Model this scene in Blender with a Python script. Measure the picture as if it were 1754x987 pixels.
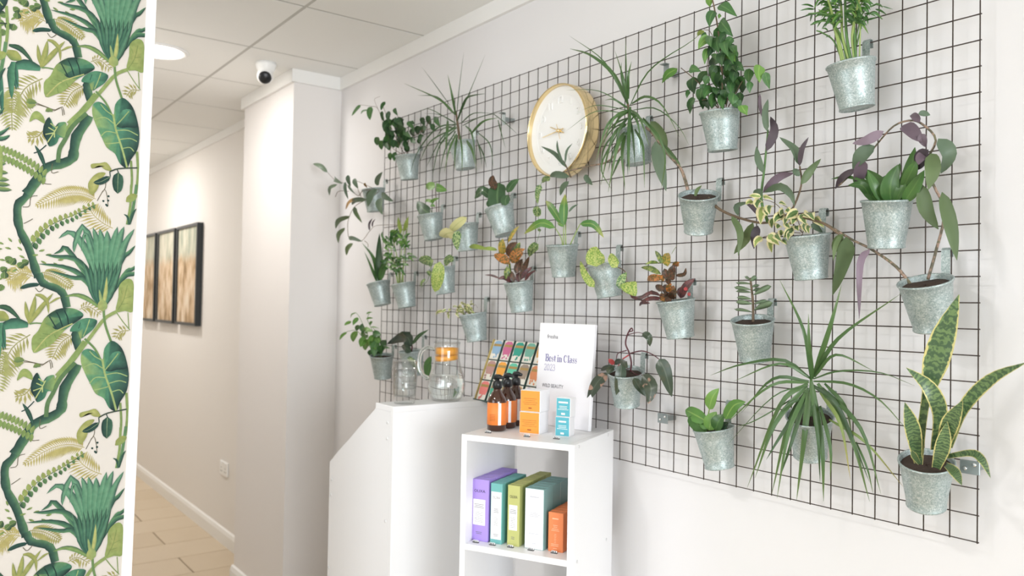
import bpy, math, random
from mathutils import Vector, Matrix
random.seed(7)
for o in list(bpy.data.objects): bpy.data.objects.remove(o)
scene = bpy.context.scene
COL = scene.collection

# ---------------------------------------------------------------- camera
F_PX, YAW, PITCH, ROLL = 1381.04, -0.92995, 0.02038, 0.01751
CAM = Vector((0.69227, -1.61558, 1.5))
FW = Vector((math.sin(YAW)*math.cos(PITCH), math.cos(YAW)*math.cos(PITCH), math.sin(PITCH)))
_r = Vector((math.cos(YAW), -math.sin(YAW), 0)); _u = _r.cross(FW)
RT = _r*math.cos(ROLL) + _u*math.sin(ROLL)
UP = -_r*math.sin(ROLL) + _u*math.cos(ROLL)
cd = bpy.data.cameras.new('camera'); cam = bpy.data.objects.new('camera', cd); COL.objects.link(cam)
cam.matrix_world = Matrix(((RT.x, UP.x, -FW.x, CAM.x), (RT.y, UP.y, -FW.y, CAM.y), (RT.z, UP.z, -FW.z, CAM.z), (0, 0, 0, 1)))
cd.sensor_width = 36.0; cd.lens = F_PX/1754*36.0; cd.clip_start = 0.02
cd.dof.use_dof = True; cd.dof.focus_distance = 1.75; cd.dof.aperture_fstop = 4.6
scene.camera = cam

# ---------------------------------------------------------------- world, light, exposure
scene.cycles.transparent_max_bounces = 32
w = bpy.data.worlds.new('sky'); scene.world = w; w.use_nodes = True
w.node_tree.nodes['Background'].inputs[0].default_value = (0.93, 0.96, 1.0, 1)
w.node_tree.nodes['Background'].inputs[1].default_value = 1.0
def area(name, loc, rot, sx, sy, power, col):
    l = bpy.data.lights.new(name, 'AREA'); l.shape = 'RECTANGLE'; l.size = sx; l.size_y = sy; l.energy = power; l.color = col
    o = bpy.data.objects.new(name, l); COL.objects.link(o); o.location = loc; o.rotation_euler = rot
    return o
# daylight falling through the shop window, behind the camera
area('window_daylight', (6.92, -2.6, 1.45), (0, math.radians(90), 0), 1.95, 2.9, 330, (0.88, 0.935, 1.0))
area('added_side_fill', (-0.5, -4.02, 1.5), (math.radians(90), 0, 0), 1.8, 1.85, 37, (0.88, 0.935, 1.0))  # fill light added to brighten the grid wall from the front
scene.view_settings.view_transform = 'Standard'; scene.view_settings.look = 'None'
scene.view_settings.gamma = 1.0; scene.view_settings.use_curve_mapping = False
scene.view_settings.exposure = 0.0

# ---------------------------------------------------------------- pixel to place
def ray(x, y): return FW + RT*((x-877)/F_PX) - UP*((y-493.5)/F_PX)
def onplane(x, y, ax, v):
    d = ray(x, y); return CAM + d*((v-CAM[ax])/d[ax])
def at(x, y, off): return onplane(x, y, 1, -off)      # off = metres in front of the wire grid
def depth(p): return (p-CAM).dot(FW)

# ---------------------------------------------------------------- materials
def lin(h):
    if isinstance(h, str):
        h = [int(h[i:i+2], 16)/255 for i in (0, 2, 4)]
    return tuple((c/12.92 if c <= 0.04045 else ((c+0.055)/1.055)**2.4) for c in h) + (1,)
MATS = {}
def mat(name, col, rough=0.5, metal=0.0, **kw):
    if name in MATS: return MATS[name]
    m = bpy.data.materials.new(name); m.use_nodes = True
    b = m.node_tree.nodes['Principled BSDF']
    b.inputs['Base Color'].default_value = lin(col); b.inputs['Roughness'].default_value = rough; b.inputs['Metallic'].default_value = metal
    for k, v in kw.items(): b.inputs[k.replace('_', ' ')].default_value = v
    MATS[name] = m; return m
class NT:
    def __init__(s, m): s.t = m.node_tree; s.b = s.t.nodes['Principled BSDF']
    def n(s, ty, **kw):
        x = s.t.nodes.new(ty)
        for k, v in kw.items(): setattr(x, k, v)
        return x
    def l(s, a, b): s.t.links.new(a, b)
    def math(s, op, a, b=None, clamp=False):
        x = s.n('ShaderNodeMath', operation=op, use_clamp=clamp)
        for i, v in enumerate((a, b)):
            if v is None: continue
            if isinstance(v, (int, float)): x.inputs[i].default_value = v
            else: s.l(v, x.inputs[i])
        return x.outputs[0]
    def mix(s, f, a, b):
        x = s.n('ShaderNodeMix', data_type='RGBA')
        for i, v in ((0, f), (6, a), (7, b)):
            if isinstance(v, (int, float)): x.inputs[i].default_value = v
            elif isinstance(v, (tuple, str)): x.inputs[i].default_value = lin(v) if isinstance(v, str) else v
            else: s.l(v, x.inputs[i])
        return x.outputs[2]
    def ramp(s, f, stops):
        x = s.n('ShaderNodeValToRGB'); e = x.color_ramp.elements
        while len(e) < len(stops): e.new(0.5)
        for el, (p, c) in zip(e, stops): el.position = p; el.color = lin(c)
        s.l(f, x.inputs[0]); return x.outputs[0]
    def bump(s, h, strength=0.2, dist=0.002):
        x = s.n('ShaderNodeBump'); x.inputs['Strength'].default_value = strength; x.inputs['Distance'].default_value = dist
        s.l(h, x.inputs['Height']); s.l(x.outputs[0], s.b.inputs['Normal'])
    def noise(s, scale, vec=None, detail=3):
        x = s.n('ShaderNodeTexNoise'); x.inputs['Scale'].default_value = scale; x.inputs['Detail'].default_value = detail
        if vec is not None: s.l(vec, x.inputs['Vector'])
        return x.outputs['Fac']
def plaster(name, col, rough=0.75, sc=60):
    m = mat(name, col, rough); t = NT(m); tc = t.n('ShaderNodeTexCoord')
    t.bump(t.noise(sc, tc.outputs['Object']), 0.08, 0.002); return m
WALL = plaster('white wall paint', 'e6e4e4'); HALL = plaster('warm white hall paint', 'ebe7e2'); COLM = plaster('column paint', 'e9e5e2')
TRIM = mat('white gloss trim', 'f0efec', 0.4)
CEIL = plaster('ceiling tile', 'f1f1ee', 0.9, 150); TBAR = mat('ceiling grid bar', 'c2c1bb', 0.6)
LAM = mat('white laminate', 'f1f1f2', 0.38)
def galv():
    m = mat('galvanised zinc', 'a9b3b3', 0.42, 0.45); t = NT(m); tc = t.n('ShaderNodeTexCoord')
    oi = t.n('ShaderNodeObjectInfo'); va = t.n('ShaderNodeVectorMath', operation='ADD'); t.l(tc.outputs['Object'], va.inputs[0])
    cx = t.n('ShaderNodeCombineXYZ'); t.l(oi.outputs['Random'], cx.inputs[0]); t.l(cx.outputs[0], va.inputs[1])
    v = t.n('ShaderNodeTexVoronoi', feature='F1'); v.inputs['Scale'].default_value = 480; 
    nz = t.n('ShaderNodeTexNoise'); nz.inputs['Scale'].default_value = 120; t.l(va.outputs[0], nz.inputs['Vector'])
    vm = t.n('ShaderNodeVectorMath', operation='MULTIPLY_ADD'); t.l(nz.outputs['Color'], vm.inputs[0]); vm.inputs[1].default_value = (.012, .012, .012); t.l(va.outputs[0], vm.inputs[2])
    t.l(vm.outputs[0], v.inputs['Vector'])
    sx = t.n('ShaderNodeSeparateColor'); t.l(v.outputs['Color'], sx.inputs[0])
    big = t.noise(45, va.outputs[0], 2)
    f = t.math('ADD', t.math('MULTIPLY', sx.outputs[0], 0.75), t.math('MULTIPLY', big, 0.35))
    t.l(t.ramp(f, [(0.1, '8a9a99'), (0.4, '9fadab'), (0.7, 'b0bcba'), (1.0, 'd0d6d4')]), t.b.inputs['Base Color'])
    t.l(t.math('ADD', t.math('MULTIPLY', sx.outputs[1], 0.2), 0.36), t.b.inputs['Roughness'])
    return m
GALV = galv()
WIRE = mat('rusty brown wire', '40352e', 0.55, 0.3)
SOIL = mat('dark potting soil', '3a2f28', 0.95)
_t = NT(SOIL); _t.l(_t.ramp(_t.noise(300), [(0.35, '241c18'), (0.6, '4a3a30'), (0.75, '8a7a6a')]), _t.b.inputs['Base Color'])
BLACK = mat('black plastic', '16181b', 0.35); GOLD = mat('polished gold', 'ecd6a6', 0.18, 1.0); WHITEP = mat('white plastic', 'f4f4f2', 0.4)
INK = mat('grey ink', '77757c', 0.7); INKV = mat('violet ink', '6a62a0', 0.7); INKD = mat('dark ink', '2b2630', 0.7); INKW = mat('white ink', 'f5f0ea', 0.6)
def glass(name, col=(1, 1, 1, 1), ior=1.45, rough=0.0):
    m = bpy.data.materials.new(name); m.use_nodes = True; b = m.node_tree.nodes['Principled BSDF']
    b.inputs['Base Color'].default_value = col; b.inputs['Transmission Weight'].default_value = 1; b.inputs['IOR'].default_value = ior; b.inputs['Roughness'].default_value = rough
    return m
def thin_glass(name):
    m = bpy.data.materials.new(name); m.use_nodes = True; t = m.node_tree; t.nodes.remove(t.nodes['Principled BSDF'])
    tr = t.nodes.new('ShaderNodeBsdfTransparent'); tr.inputs[0].default_value = (0.985, 0.992, 0.99, 1); gl = t.nodes.new('ShaderNodeBsdfGlossy'); gl.inputs['Roughness'].default_value = 0.02
    lw0 = t.nodes.new('ShaderNodeLayerWeight'); lw0.inputs[0].default_value = 0.5; pw = t.nodes.new('ShaderNodeMath'); pw.operation = 'POWER'; pw.inputs[1].default_value = 2.6; t.links.new(lw0.outputs['Facing'], pw.inputs[0]); lw = t.nodes.new('ShaderNodeMath'); lw.operation = 'MULTIPLY_ADD'; lw.inputs[1].default_value = 0.75; lw.inputs[2].default_value = 0.05; t.links.new(pw.outputs[0], lw.inputs[0]); mx = t.nodes.new('ShaderNodeMixShader')
    t.links.new(lw.outputs[0], mx.inputs[0]); t.links.new(tr.outputs[0], mx.inputs[1]); t.links.new(gl.outputs[0], mx.inputs[2]); t.links.new(mx.outputs[0], t.nodes['Material Output'].inputs[0]); return m
GLASS = thin_glass('clear glass'); SOLID = glass('solid glass', (0.97, 1, 0.99, 1), 1.5); WATER = glass('water', (0.97, 1, 0.99, 1), 1.33)

# leaves: u across (0..1), v along
def lift(h):
    c = lin(h)[:3]; g = 0.3*c[0]+0.59*c[1]+0.11*c[2]
    k = (1.04, 0.98, 0.84)
    return tuple(min(1.0, ((x*0.92+g*0.08)*0.84+0.003)*k[i]) for i, x in enumerate(c))+(1,)
def leafmat(name, c1, c2, vein=None, margin=None, mw=0.3, mottle=None, msc=220, bands=None, tip=None, rough=0.42, under=None, patch=None):
    m = mat(name, c1, rough); t = NT(m)
    c1, c2, vein, margin, mottle, bands, tip, under, patch = [lift(q) if q else None for q in (c1, c2, vein, margin, mottle, bands, tip, under, patch)]
    uv = t.n('ShaderNodeUVMap'); s = t.n('ShaderNodeSeparateXYZ'); t.l(uv.outputs[0], s.inputs[0]); u, v = s.outputs[0], s.outputs[1]
    oi = t.n('ShaderNodeObjectInfo'); tc = t.n('ShaderNodeTexCoord')
    a = t.math('MULTIPLY', t.math('ABSOLUTE', t.math('SUBTRACT', u, 0.5)), 2)          # 0 mid .. 1 edge
    f = t.math('ADD', t.math('MULTIPLY', oi.outputs['Random'], 0.7), t.math('MULTIPLY', t.noise(25, tc.outputs['Object']), 0.4))
    c = t.mix(f, c1, c2)
    if mottle:
        n = t.noise(msc, tc.outputs['Object'], 4)
        k = t.ramp(n, [(0.47, '000000'), (0.56, 'ffffff')]); c = t.mix(k, c, mottle)
    if bands:
        nb = t.noise(110, tc.outputs['Object'], 4)
        wv = t.math('SINE', t.math('ADD', t.math('MULTIPLY', v, 110), t.math('MULTIPLY', nb, 16)))
        c = t.mix(t.math('MULTIPLY', t.math('ADD', wv, 0.6, True), 0.75), c, bands)
    if patch:
        k = t.ramp(t.noise(38, tc.outputs['Object'], 2), [(0.55, '000000'), (0.6, 'ffffff')]); c = t.mix(k, c, patch)
    if tip: c = t.mix(t.math('MULTIPLY', t.math('SUBTRACT', v, 0.6, True), 2.2, True), c, tip)
    if vein: c = t.mix(t.math('MULTIPLY', t.math('LESS_THAN', a, 0.1), 0.6), c, vein)
    if margin:
        e = t.math('ADD', a, t.math('MULTIPLY', t.math('SUBTRACT', t.noise(160, tc.outputs['Object'], 2), 0.5), 0.3 if bands else 0.55))
        c = t.mix(t.math('GREATER_THAN', e, 1-mw), c, margin)
    if under:
        g = t.n('ShaderNodeNewGeometry'); c = t.mix(g.outputs['Backfacing'], c, under)
    t.l(c, t.b.inputs['Base Color'])
    return m
LM = dict(
    ficus=leafmat('ficus leaf', '35683a', '4f8447', vein='6fa05c'),
    ficusd=leafmat('ficus leaf deep', '264f30', '3b6a3a', vein='5b8a4e'),
    fresh=leafmat('fresh green leaf', '4c8a3c', '77ab4d', vein='9cc66a'),
    drac=leafmat('dracaena strap', '3a6236', '527a42', vein='456f3e', tip='68824a', rough=0.38),
    draca=leafmat('dracaena strap dark', '2f5034', '466a3d', vein='3f6a42', rough=0.38),
    dracy=leafmat('dracaena strap yellowing', '6f8f4a', '8aa055', tip='b9a565'),
    palm=leafmat('palm leaflet', '2d6233', '4b8a3c', vein='6a9a4c'),
    palml=leafmat('pale palm leaflet', '86a848', 'a4bd58'),
    grey=leafmat('spiderwort grey green', '4f6b5a', '647d68', rough=0.5),
    greyg=leafmat('spiderwort green', '55704c', '6a8458', rough=0.5),
    purple=leafmat('spiderwort purple', '5d4f61', '75647a', rough=0.5),
    lav=leafmat('spiderwort lavender', '8a7a96', '9c8ba6', rough=0.5),
    dkp=leafmat('spiderwort dark purple', '433c48', '54495a', rough=0.5),
    tan=leafmat('withered tan leaf', 'c09a62', 'a98a55'),
    rubber=leafmat('rubber leaf', '2f5138', '46704a', vein='6d9468', rough=0.25),
    rubberd=leafmat('rubber leaf dark', '23392f', '334d3d', vein='46604e', rough=0.22),
    broad=leafmat('broad green leaf', '3f7a37', '5f9a45', vein='a9c76a', tip='b9bb5a'),
    broadd=leafmat('aspidistra leaf', '35642f', '4a7a3a', vein='5c8a48', rough=0.3),
    poth=leafmat('mottled pothos leaf', '6d9a3f', '84ab4a', mottle='c3cf76', msc=260, vein='b9c97a'),
    pothd=leafmat('dark pothos leaf', '2f6135', '4c7d44', mottle='a9c389', msc=200, vein='b5c98f'),
    cream=leafmat('cream pothos leaf', 'c9cf94', 'dcdcab', vein='b5bf80'),
    vari=leafmat('variegated ficus leaf', '4f7845', '6b9251', margin='f2eec0', mw=0.5, vein='7fa060'),
    varl=leafmat('variegated lime leaf', '8aa95a', 'a3bc66', margin='f6f0c4', mw=0.5),
    croty=leafmat('yellow croton leaf', 'c9a23a', 'b3a045', mottle='7f8a3c', msc=120, vein='d9bf5a'),
    croto=leafmat('orange croton leaf', '6b6236', '7d6a35', mottle='d9873e', msc=150, vein='c9803e'),
    crotd=leafmat('dark croton leaf', '3a3a2b', '4b3d30', mottle='6b4534', msc=150, vein='8a5a3e'),
    crotr=leafmat('maroon croton leaf', '3f2b30', '523238', vein='7d4046', mottle='6b3a40', msc=110),
    crotg=leafmat('green croton leaf', '4a6b38', '64863f', mottle='93a550', msc=130, vein='a9b25a'),
    phil=leafmat('dark philodendron leaf', '34473a', '44594a', vein='66756a', patch='45503f', rough=0.3),
    philp=leafmat('pink patched philodendron leaf', '38463b', '475548', vein='66756a', patch='b08f84', rough=0.3),
    red=leafmat('red sheath', 'd8545a', 'b8404c', rough=0.4),
    jade=leafmat('jade leaf', '5f7d66', '7b9678', rough=0.4),
    snake=leafmat('snake plant leaf', '668a5a', '739463', bands='2c5040', margin='d6d28c', mw=0.15, rough=0.35),
)
STEMG = mat('green stem', '5a7f45', 0.5); STEMB = mat('brown stem', '6e5c48', 0.6); STEMP = mat('pinkish jointed stem', '8a7868', 0.55); STEML = mat('pale green stem', '9ab066', 0.5); STEMR = mat('maroon stem', '5a2f36', 0.45)
_t = NT(STEMP); _tc = _t.n('ShaderNodeTexCoord'); _t.l(_t.ramp(_t.noise(70, _tc.outputs['Object'], 1), [(0.42, '5f5a48'), (0.55, 'a98c7c'), (0.64, '6f6a50')]), _t.b.inputs['Base Color'])

# ---------------------------------------------------------------- mesh helpers
def obj(name, verts, faces, m, parent=None, smooth=False, uvs=None, mats=None, fmat=None):
    me = bpy.data.meshes.new(name)
    off = parent_origin(parent)
    me.from_pydata([tuple(Vector(v)-off) for v in verts], [], faces); me.update()
    for mm in (mats or [m]): me.materials.append(mm)
    if fmat: me.polygons.foreach_set('material_index', fmat)
    if smooth: me.polygons.foreach_set('use_smooth', [True]*len(me.polygons))
    if uvs:
        ul = me.uv_layers.new(name='UVMap')
        for lp in me.loops: ul.data[lp.index].uv = uvs[lp.vertex_index]
    o = bpy.data.objects.new(name, me); COL.objects.link(o)
    if parent: o.parent = parent
    return o
def parent_origin(p):
    v = Vector((0, 0, 0))
    while p is not None:
        v += p.location; p = p.parent
    return v
def empty(name, loc, label, cat, group=None):
    o = bpy.data.objects.new(name, None); COL.objects.link(o); o.location = loc; o.empty_display_size = 0.05
    o['label'] = label; o['category'] = cat
    if group: o['group'] = group
    return o
def tag(o, label, cat, group=None):
    o['label'] = label; o['category'] = cat
    if group: o['group'] = group
    return o
def stuff(o):
    o['kind'] = 'stuff'; return o
def struct(o, label=None):
    o['kind'] = 'structure'
    if label: o['label'] = label
    return o
class MB:
    def __init__(s): s.v = []; s.f = []; s.m = []
    def add(s, v, f, mi=0):
        k = len(s.v); s.v += [Vector(x) for x in v]; s.f += [tuple(i+k for i in q) for q in f]; s.m += [mi]*len(f); return s
    def box(s, a, b, mi=0, M=None):
        (x0, y0, z0), (x1, y1, z1) = a, b
        vs = [Vector(p) for p in ((x0,y0,z0),(x1,y0,z0),(x1,y1,z0),(x0,y1,z0),(x0,y0,z1),(x1,y0,z1),(x1,y1,z1),(x0,y1,z1))]
        if M: vs = [M @ p for p in vs]
        return s.add(vs, [(0,3,2,1),(4,5,6,7),(0,1,5,4),(1,2,6,5),(2,3,7,6),(3,0,4,7)], mi)
    def bbox(s, a, b, c=0.002, mi=0, M=None):      # box with chamfered vertical and top edges
        (x0, y0, z0), (x1, y1, z1) = a, b
        ring = lambda i, z: [(x0+c,y0+i,z),(x1-c,y0+i,z),(x1-i,y0+c,z),(x1-i,y1-c,z),(x1-c,y1-i,z),(x0+c,y1-i,z),(x0+i,y1-c,z),(x0+i,y0+c,z)]
        vs = [Vector(p) for p in ring(c, z0)+ring(0, z0+c)+ring(0, z1-c)+ring(c, z1)]
        if M: vs = [M @ p for p in vs]
        fs = [tuple(reversed(range(8))), tuple(range(24, 32))]
        for r in range(3):
            for i in range(8): fs.append((r*8+i, r*8+(i+1) % 8, r*8+8+(i+1) % 8, r*8+8+i))
        return s.add(vs, fs, mi)
    def tube(s, pts, rad, seg=6, mi=0, cap=True):
        pts = [Vector(p) for p in pts]; n = len(pts); rs = rad if isinstance(rad, (list, tuple)) else [rad]*n
        vs = []; prev = None
        for i, p in enumerate(pts):
            t = (pts[min(i+1, n-1)]-pts[max(i-1, 0)])
            t = t.normalized() if t.length > 1e-9 else Vector((0, 0, 1))
            a = prev - t*prev.dot(t) if prev is not None else t.orthogonal()
            a.normalize(); prev = a; b = t.cross(a)
            vs += [p + (a*math.cos(6.28318*k/seg)+b*math.sin(6.28318*k/seg))*rs[i] for k in range(seg)]
        fs = []
        for i in range(n-1):
            for k in range(seg): fs.append((i*seg+k, i*seg+(k+1) % seg, (i+1)*seg+(k+1) % seg, (i+1)*seg+k))
        if cap: fs += [tuple(reversed(range(seg))), tuple(range((n-1)*seg, n*seg))]
        return s.add(vs, fs, mi)
    def lathe(s, prof, seg=24, mi=0, M=None, close=False):
        vs = []; n = len(prof)
        for r, z in prof:
            for k in range(seg):
                p = Vector((r*math.cos(6.28318530718*k/seg), r*math.sin(6.28318530718*k/seg), z)); vs.append(M @ p if M else p)
        fs = []
        for i in range(n-1 if not close else n):
            j = (i+1) % n
            for k in range(seg): fs.append((i*seg+k, i*seg+(k+1) % seg, j*seg+(k+1) % seg, j*seg+k))
        if not close:
            if prof[0][0] > 1e-6: fs.append(tuple(reversed(range(seg))))
            if prof[-1][0] > 1e-6: fs.append(tuple(range((n-1)*seg, n*seg)))
        return s.add(vs, fs, mi)
    def build(s, name, m, parent=None, smooth=False):
        ms = m if isinstance(m, (list, tuple)) else [m]
        return obj(name, s.v, s.f, None, parent, smooth, mats=ms, fmat=s.m)
def box(name, a, b, m, parent=None): return MB().box(a, b).build(name, m, parent)
def spline(P, n):
    P = [Vector(p) for p in P]
    if len(P) == 2: return [P[0].lerp(P[1], i/n) for i in range(n+1)]
    Q = [P[0]*2-P[1]] + P + [P[-1]*2-P[-2]]; out = []; k = len(P)-1
    for i in range(n+1):
        g = i/n*k; j = min(int(g), k-1); t = g-j; a, b, c, d = Q[j:j+4]
        out.append(0.5*((2*b)+(c-a)*t+(2*a-5*b+4*c-d)*t*t+(3*b-a-3*c+d)*t**3))
    return out
def text_mesh(txt, height, width=None, bold=0.0):
    """flat outline of a line of text in the x/z plane, origin bottom left"""
    c = bpy.data.curves.new('txt', 'FONT'); c.body = txt; c.size = 1; c.fill_mode = 'FRONT'; c.resolution_u = 2; c.offset = bold
    o = bpy.data.objects.new('txt', c); COL.objects.link(o); bpy.context.view_layer.update()
    me = bpy.data.meshes.new_from_object(o.evaluated_get(bpy.context.evaluated_depsgraph_get()))
    vs = [v.co.copy() for v in me.vertices]; fs = [tuple(p.vertices) for p in me.polygons]
    bpy.data.objects.remove(o); bpy.data.curves.remove(c); bpy.data.meshes.remove(me)
    x0 = min(v.x for v in vs); x1 = max(v.x for v in vs); y0 = min(v.y for v in vs); y1 = max(v.y for v in vs)
    sy = height/(y1-y0); sx = width/(x1-x0) if width else sy
    return [Vector(((v.x-x0)*sx, 0, (v.y-y0)*sy)) for v in vs], fs
R27 = math.radians(27)
def frame(o, ang, lean=0.0):
    """matrix: local x right, local y into the thing, z up; turned by ang about z, leaning back by lean"""
    return Matrix.Translation(o) @ Matrix.Rotation(ang, 4, 'Z') @ Matrix.Rotation(-lean, 4, 'X')

# ================================================================ THE SETTING
H = 2.58; YW = 0.035; YH = -0.03; XP = -1.56; YP = -1.13
def s_box(name, a, b, m, label=None): return struct(box(name, a, b, m), label)
wall_r = s_box('wall_right', (-2.95, YW, 0), (7.0, YW+0.15, 2.75), WALL)
wall_c = s_box('wall_column', (-3.62, -0.205, 0), (-2.93, YW+0.15, 2.75), COLM)
wall_h = s_box('wall_hall', (-9.0, YH, 0), (-3.62, YH+0.2, 2.75), HALL)
s_box('wall_end', (-9.15, -1.3, 0), (-9.0, YH+0.2, 2.75), HALL)
s_box('wall_hall_opposite', (-9.0, YP-0.12, 0), (XP-0.12, YP, 2.75), HALL)
bw = MB()
for a, b in (((XP-0.12, 0), (-1.45, 2.75)), ((1.05, 0), (7.0, 2.75)), ((-1.45, 0), (1.05, 0.55)), ((-1.45, 2.45), (1.05, 2.75))): bw.box((a[0], -4.25, a[1]), (b[0], -4.1, b[1]))
struct(bw.build('wall_back', plaster('back wall paint', 'd8dbda')))
wn = MB()
for a, b in (((-1.45, 0.55), (-1.39, 2.45)), ((0.99, 0.55), (1.05, 2.45)), ((-1.39, 0.55), (0.99, 0.61)), ((-1.39, 2.39), (0.99, 2.45)), ((-0.23, 0.61), (-0.17, 2.39))): wn.box((a[0], -4.2, a[1]), (b[0], -4.14, b[1]))
struct(wn.build('added_window_2', TRIM))  # unseen back window, invented to go with the added side fill
# front wall with the shop window behind the camera
XF = 7.0
fw = MB().box((XF, -4.25, 0), (XF+0.15, YW+0.15, 0.42)).box((XF, -4.25, 2.45), (XF+0.15, YW+0.15, 2.75)).box((XF, -4.25, 0.42), (XF+0.15, -4.08, 2.45)).box((XF, -1.12, 0.42), (XF+0.15, YW+0.15, 2.45))
struct(fw.build('wall_front', WALL))
wn = MB()
for a, b in (((-4.08, 0.42), (-4.02, 2.45)), ((-1.18, 0.42), (-1.12, 2.45)), ((-4.02, 0.42), (-1.18, 0.48)), ((-4.02, 2.39), (-1.18, 2.45)), ((-2.63, 0.48), (-2.57, 2.39))): wn.box((XF+0.04, *a), (XF+0.1, *b))
struct(wn.build('window_1', TRIM))
# partition that carries the wallpaper (its free edge is a touch out of plumb)
def yedge(z): return YP + (z-1.5)*0.0155
pv = [(XP-0.12, -4.1, 0), (XP, -4.1, 0), (XP, yedge(0), 0), (XP-0.12, yedge(0), 0), (XP-0.12, -4.1, 2.75), (XP, -4.1, 2.75), (XP, yedge(2.75), 2.75), (XP-0.12, yedge(2.75), 2.75)]
wall_l = struct(obj('wall_left', pv, [(0,3,2,1),(4,5,6,7),(0,1,5,4),(1,2,6,5),(2,3,7,6),(3,0,4,7)], TRIM))
# floor with tiles laid in brick bond, 300 x 600
GROUT = mat('floor grout', 'a8957c', 0.9); TILE = mat('beige stone tile', 'cdbb9f', 0.45)
_t = NT(TILE); _oi = _t.n('ShaderNodeObjectInfo'); _tc = _t.n('ShaderNodeTexCoord')
_f = _t.math('ADD', _t.math('MULTIPLY', _oi.outputs['Random'], 0.5), _t.math('MULTIPLY', _t.noise(5, _tc.outputs['Object']), 0.5)); _t.l(_t.mix(_f, 'cbb89c', 'd6c5ac'), _t.b.inputs['Base Color'])
floor = s_box('floor', (-9.2, -4.3, -0.1), (7.2, 0.3, -0.006), GROUT)
cache = {}
def tile_piece(name, cx, cy, sx, sy, z0, z1, m, parent, ch=0.003):
    k = (name, round(sx, 3), round(sy, 3))
    if k not in cache:
        b = MB().bbox((-sx/2, -sy/2, 0), (sx/2, sy/2, z1-z0), ch); me = bpy.data.meshes.new(name); me.from_pydata([tuple(v) for v in b.v], [], b.f); me.materials.append(m); cache[k] = me
    o = bpy.data.objects.new(name, cache[k]); COL.objects.link(o); o.parent = parent; o.location = (cx, cy, z0); return o
def clip(a0, a1, lo, hi): return max(a0, lo), min(a1, hi)
def tiles(x_lo, x_hi, y_lo, y_hi):
    r = 0; x = -3.905
    while x > x_lo: x -= 0.31; r -= 1
    while x < x_hi:
        y = -0.33 + (0 if r % 2 else 0.305)
        while y > y_lo: y -= 0.61
        while y < y_hi:
            a, b = clip(x+0.003, x+0.307, x_lo, x_hi); c, d = clip(y+0.003, y+0.607, y_lo, y_hi)
            if b-a > 0.02 and d-c > 0.02: tile_piece('floor_tile', (a+b)/2, (c+d)/2, b-a, d-c, -0.0055, 0.0, TILE, floor)
            y += 0.61
        x += 0.31; r += 1
tiles(-9.0, -3.62, YP, YH); tiles(-3.62, -1.56, YP, -0.205); tiles(-1.56, 3.2, -2.6, YW)
# suspended ceiling
ceil = s_box('ceiling', (-9.2, -4.3, H+0.0016), (7.2, 0.3, H+0.15), TBAR)
def ctiles(x_lo, x_hi, y_lo, y_hi):
    for i in range(-12, 10):
        for j in range(-8, 2):
            x, y = -2.13+0.6*i, -0.48+0.6*j
            a, b = clip(x+0.007, x+0.593, x_lo, x_hi); c, d = clip(y+0.007, y+0.593, y_lo, y_hi)
            if b-a > 0.02 and d-c > 0.02: tile_piece('ceiling_tile', (a+b)/2, (c+d)/2, b-a, d-c, H, H+0.0015, CEIL, ceil, 0.0004)
ctiles(-9.0, -3.62, YP, YH); ctiles(-3.62, -2.93, YP, -0.205); ctiles(-2.93, XP, YP, YW); ctiles(XP, 3.3, -2.9, YW)
# cornice strips and skirting
def strip(name, x0, x1, y0, y1, z0, z1): return s_box(name, (x0, y0, z0), (x1, y1, z1), TRIM)
strip('trim_1', -2.93, 7.0, YW-0.015, YW, H-0.06, H)
strip('trim_2', -3.64, -2.915, -0.22, -0.205, H-0.06, H)
strip('trim_3', -2.93, -2.915, -0.205, YW-0.015, H-0.06, H)
strip('trim_4', -9.0, -3.62, YH-0.014, YH, H-0.05, H)
def skirting(name, pts, t=0.016, h=0.095):
    b = MB()
    prof = [(0, 0), (t, 0), (t, h*0.72), (t*0.55, h*0.93), (0, h)]
    for (p, q, nrm) in pts:
        p, q, nrm = Vector(p), Vector(q), Vector(nrm)
        vs = [p+nrm*a+Vector((0, 0, z)) for a, z in prof]+[q+nrm*a+Vector((0, 0, z)) for a, z in prof]
        b.add(vs, [(i, (i+1) % 5, 5+(i+1) % 5, 5+i) for i in range(5)]+[(4,3,2,1,0), (5,6,7,8,9)])
    return struct(b.build(name, TRIM))
skirting('baseboard_hall', [((-9, YH, 0), (-3.62, YH, 0), (0, -1, 0))])
skirting('baseboard_column', [((-3.636, -0.205, 0), (-2.914, -0.205, 0), (0, -1, 0))])
skirting('baseboard_column_front', [((-2.93, -0.205, 0), (-2.93, YW-0.016, 0), (1, 0, 0))])
skirting('baseboard_right', [((-2.93, YW, 0), (7.0, YW, 0), (0, -1, 0))])

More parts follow.
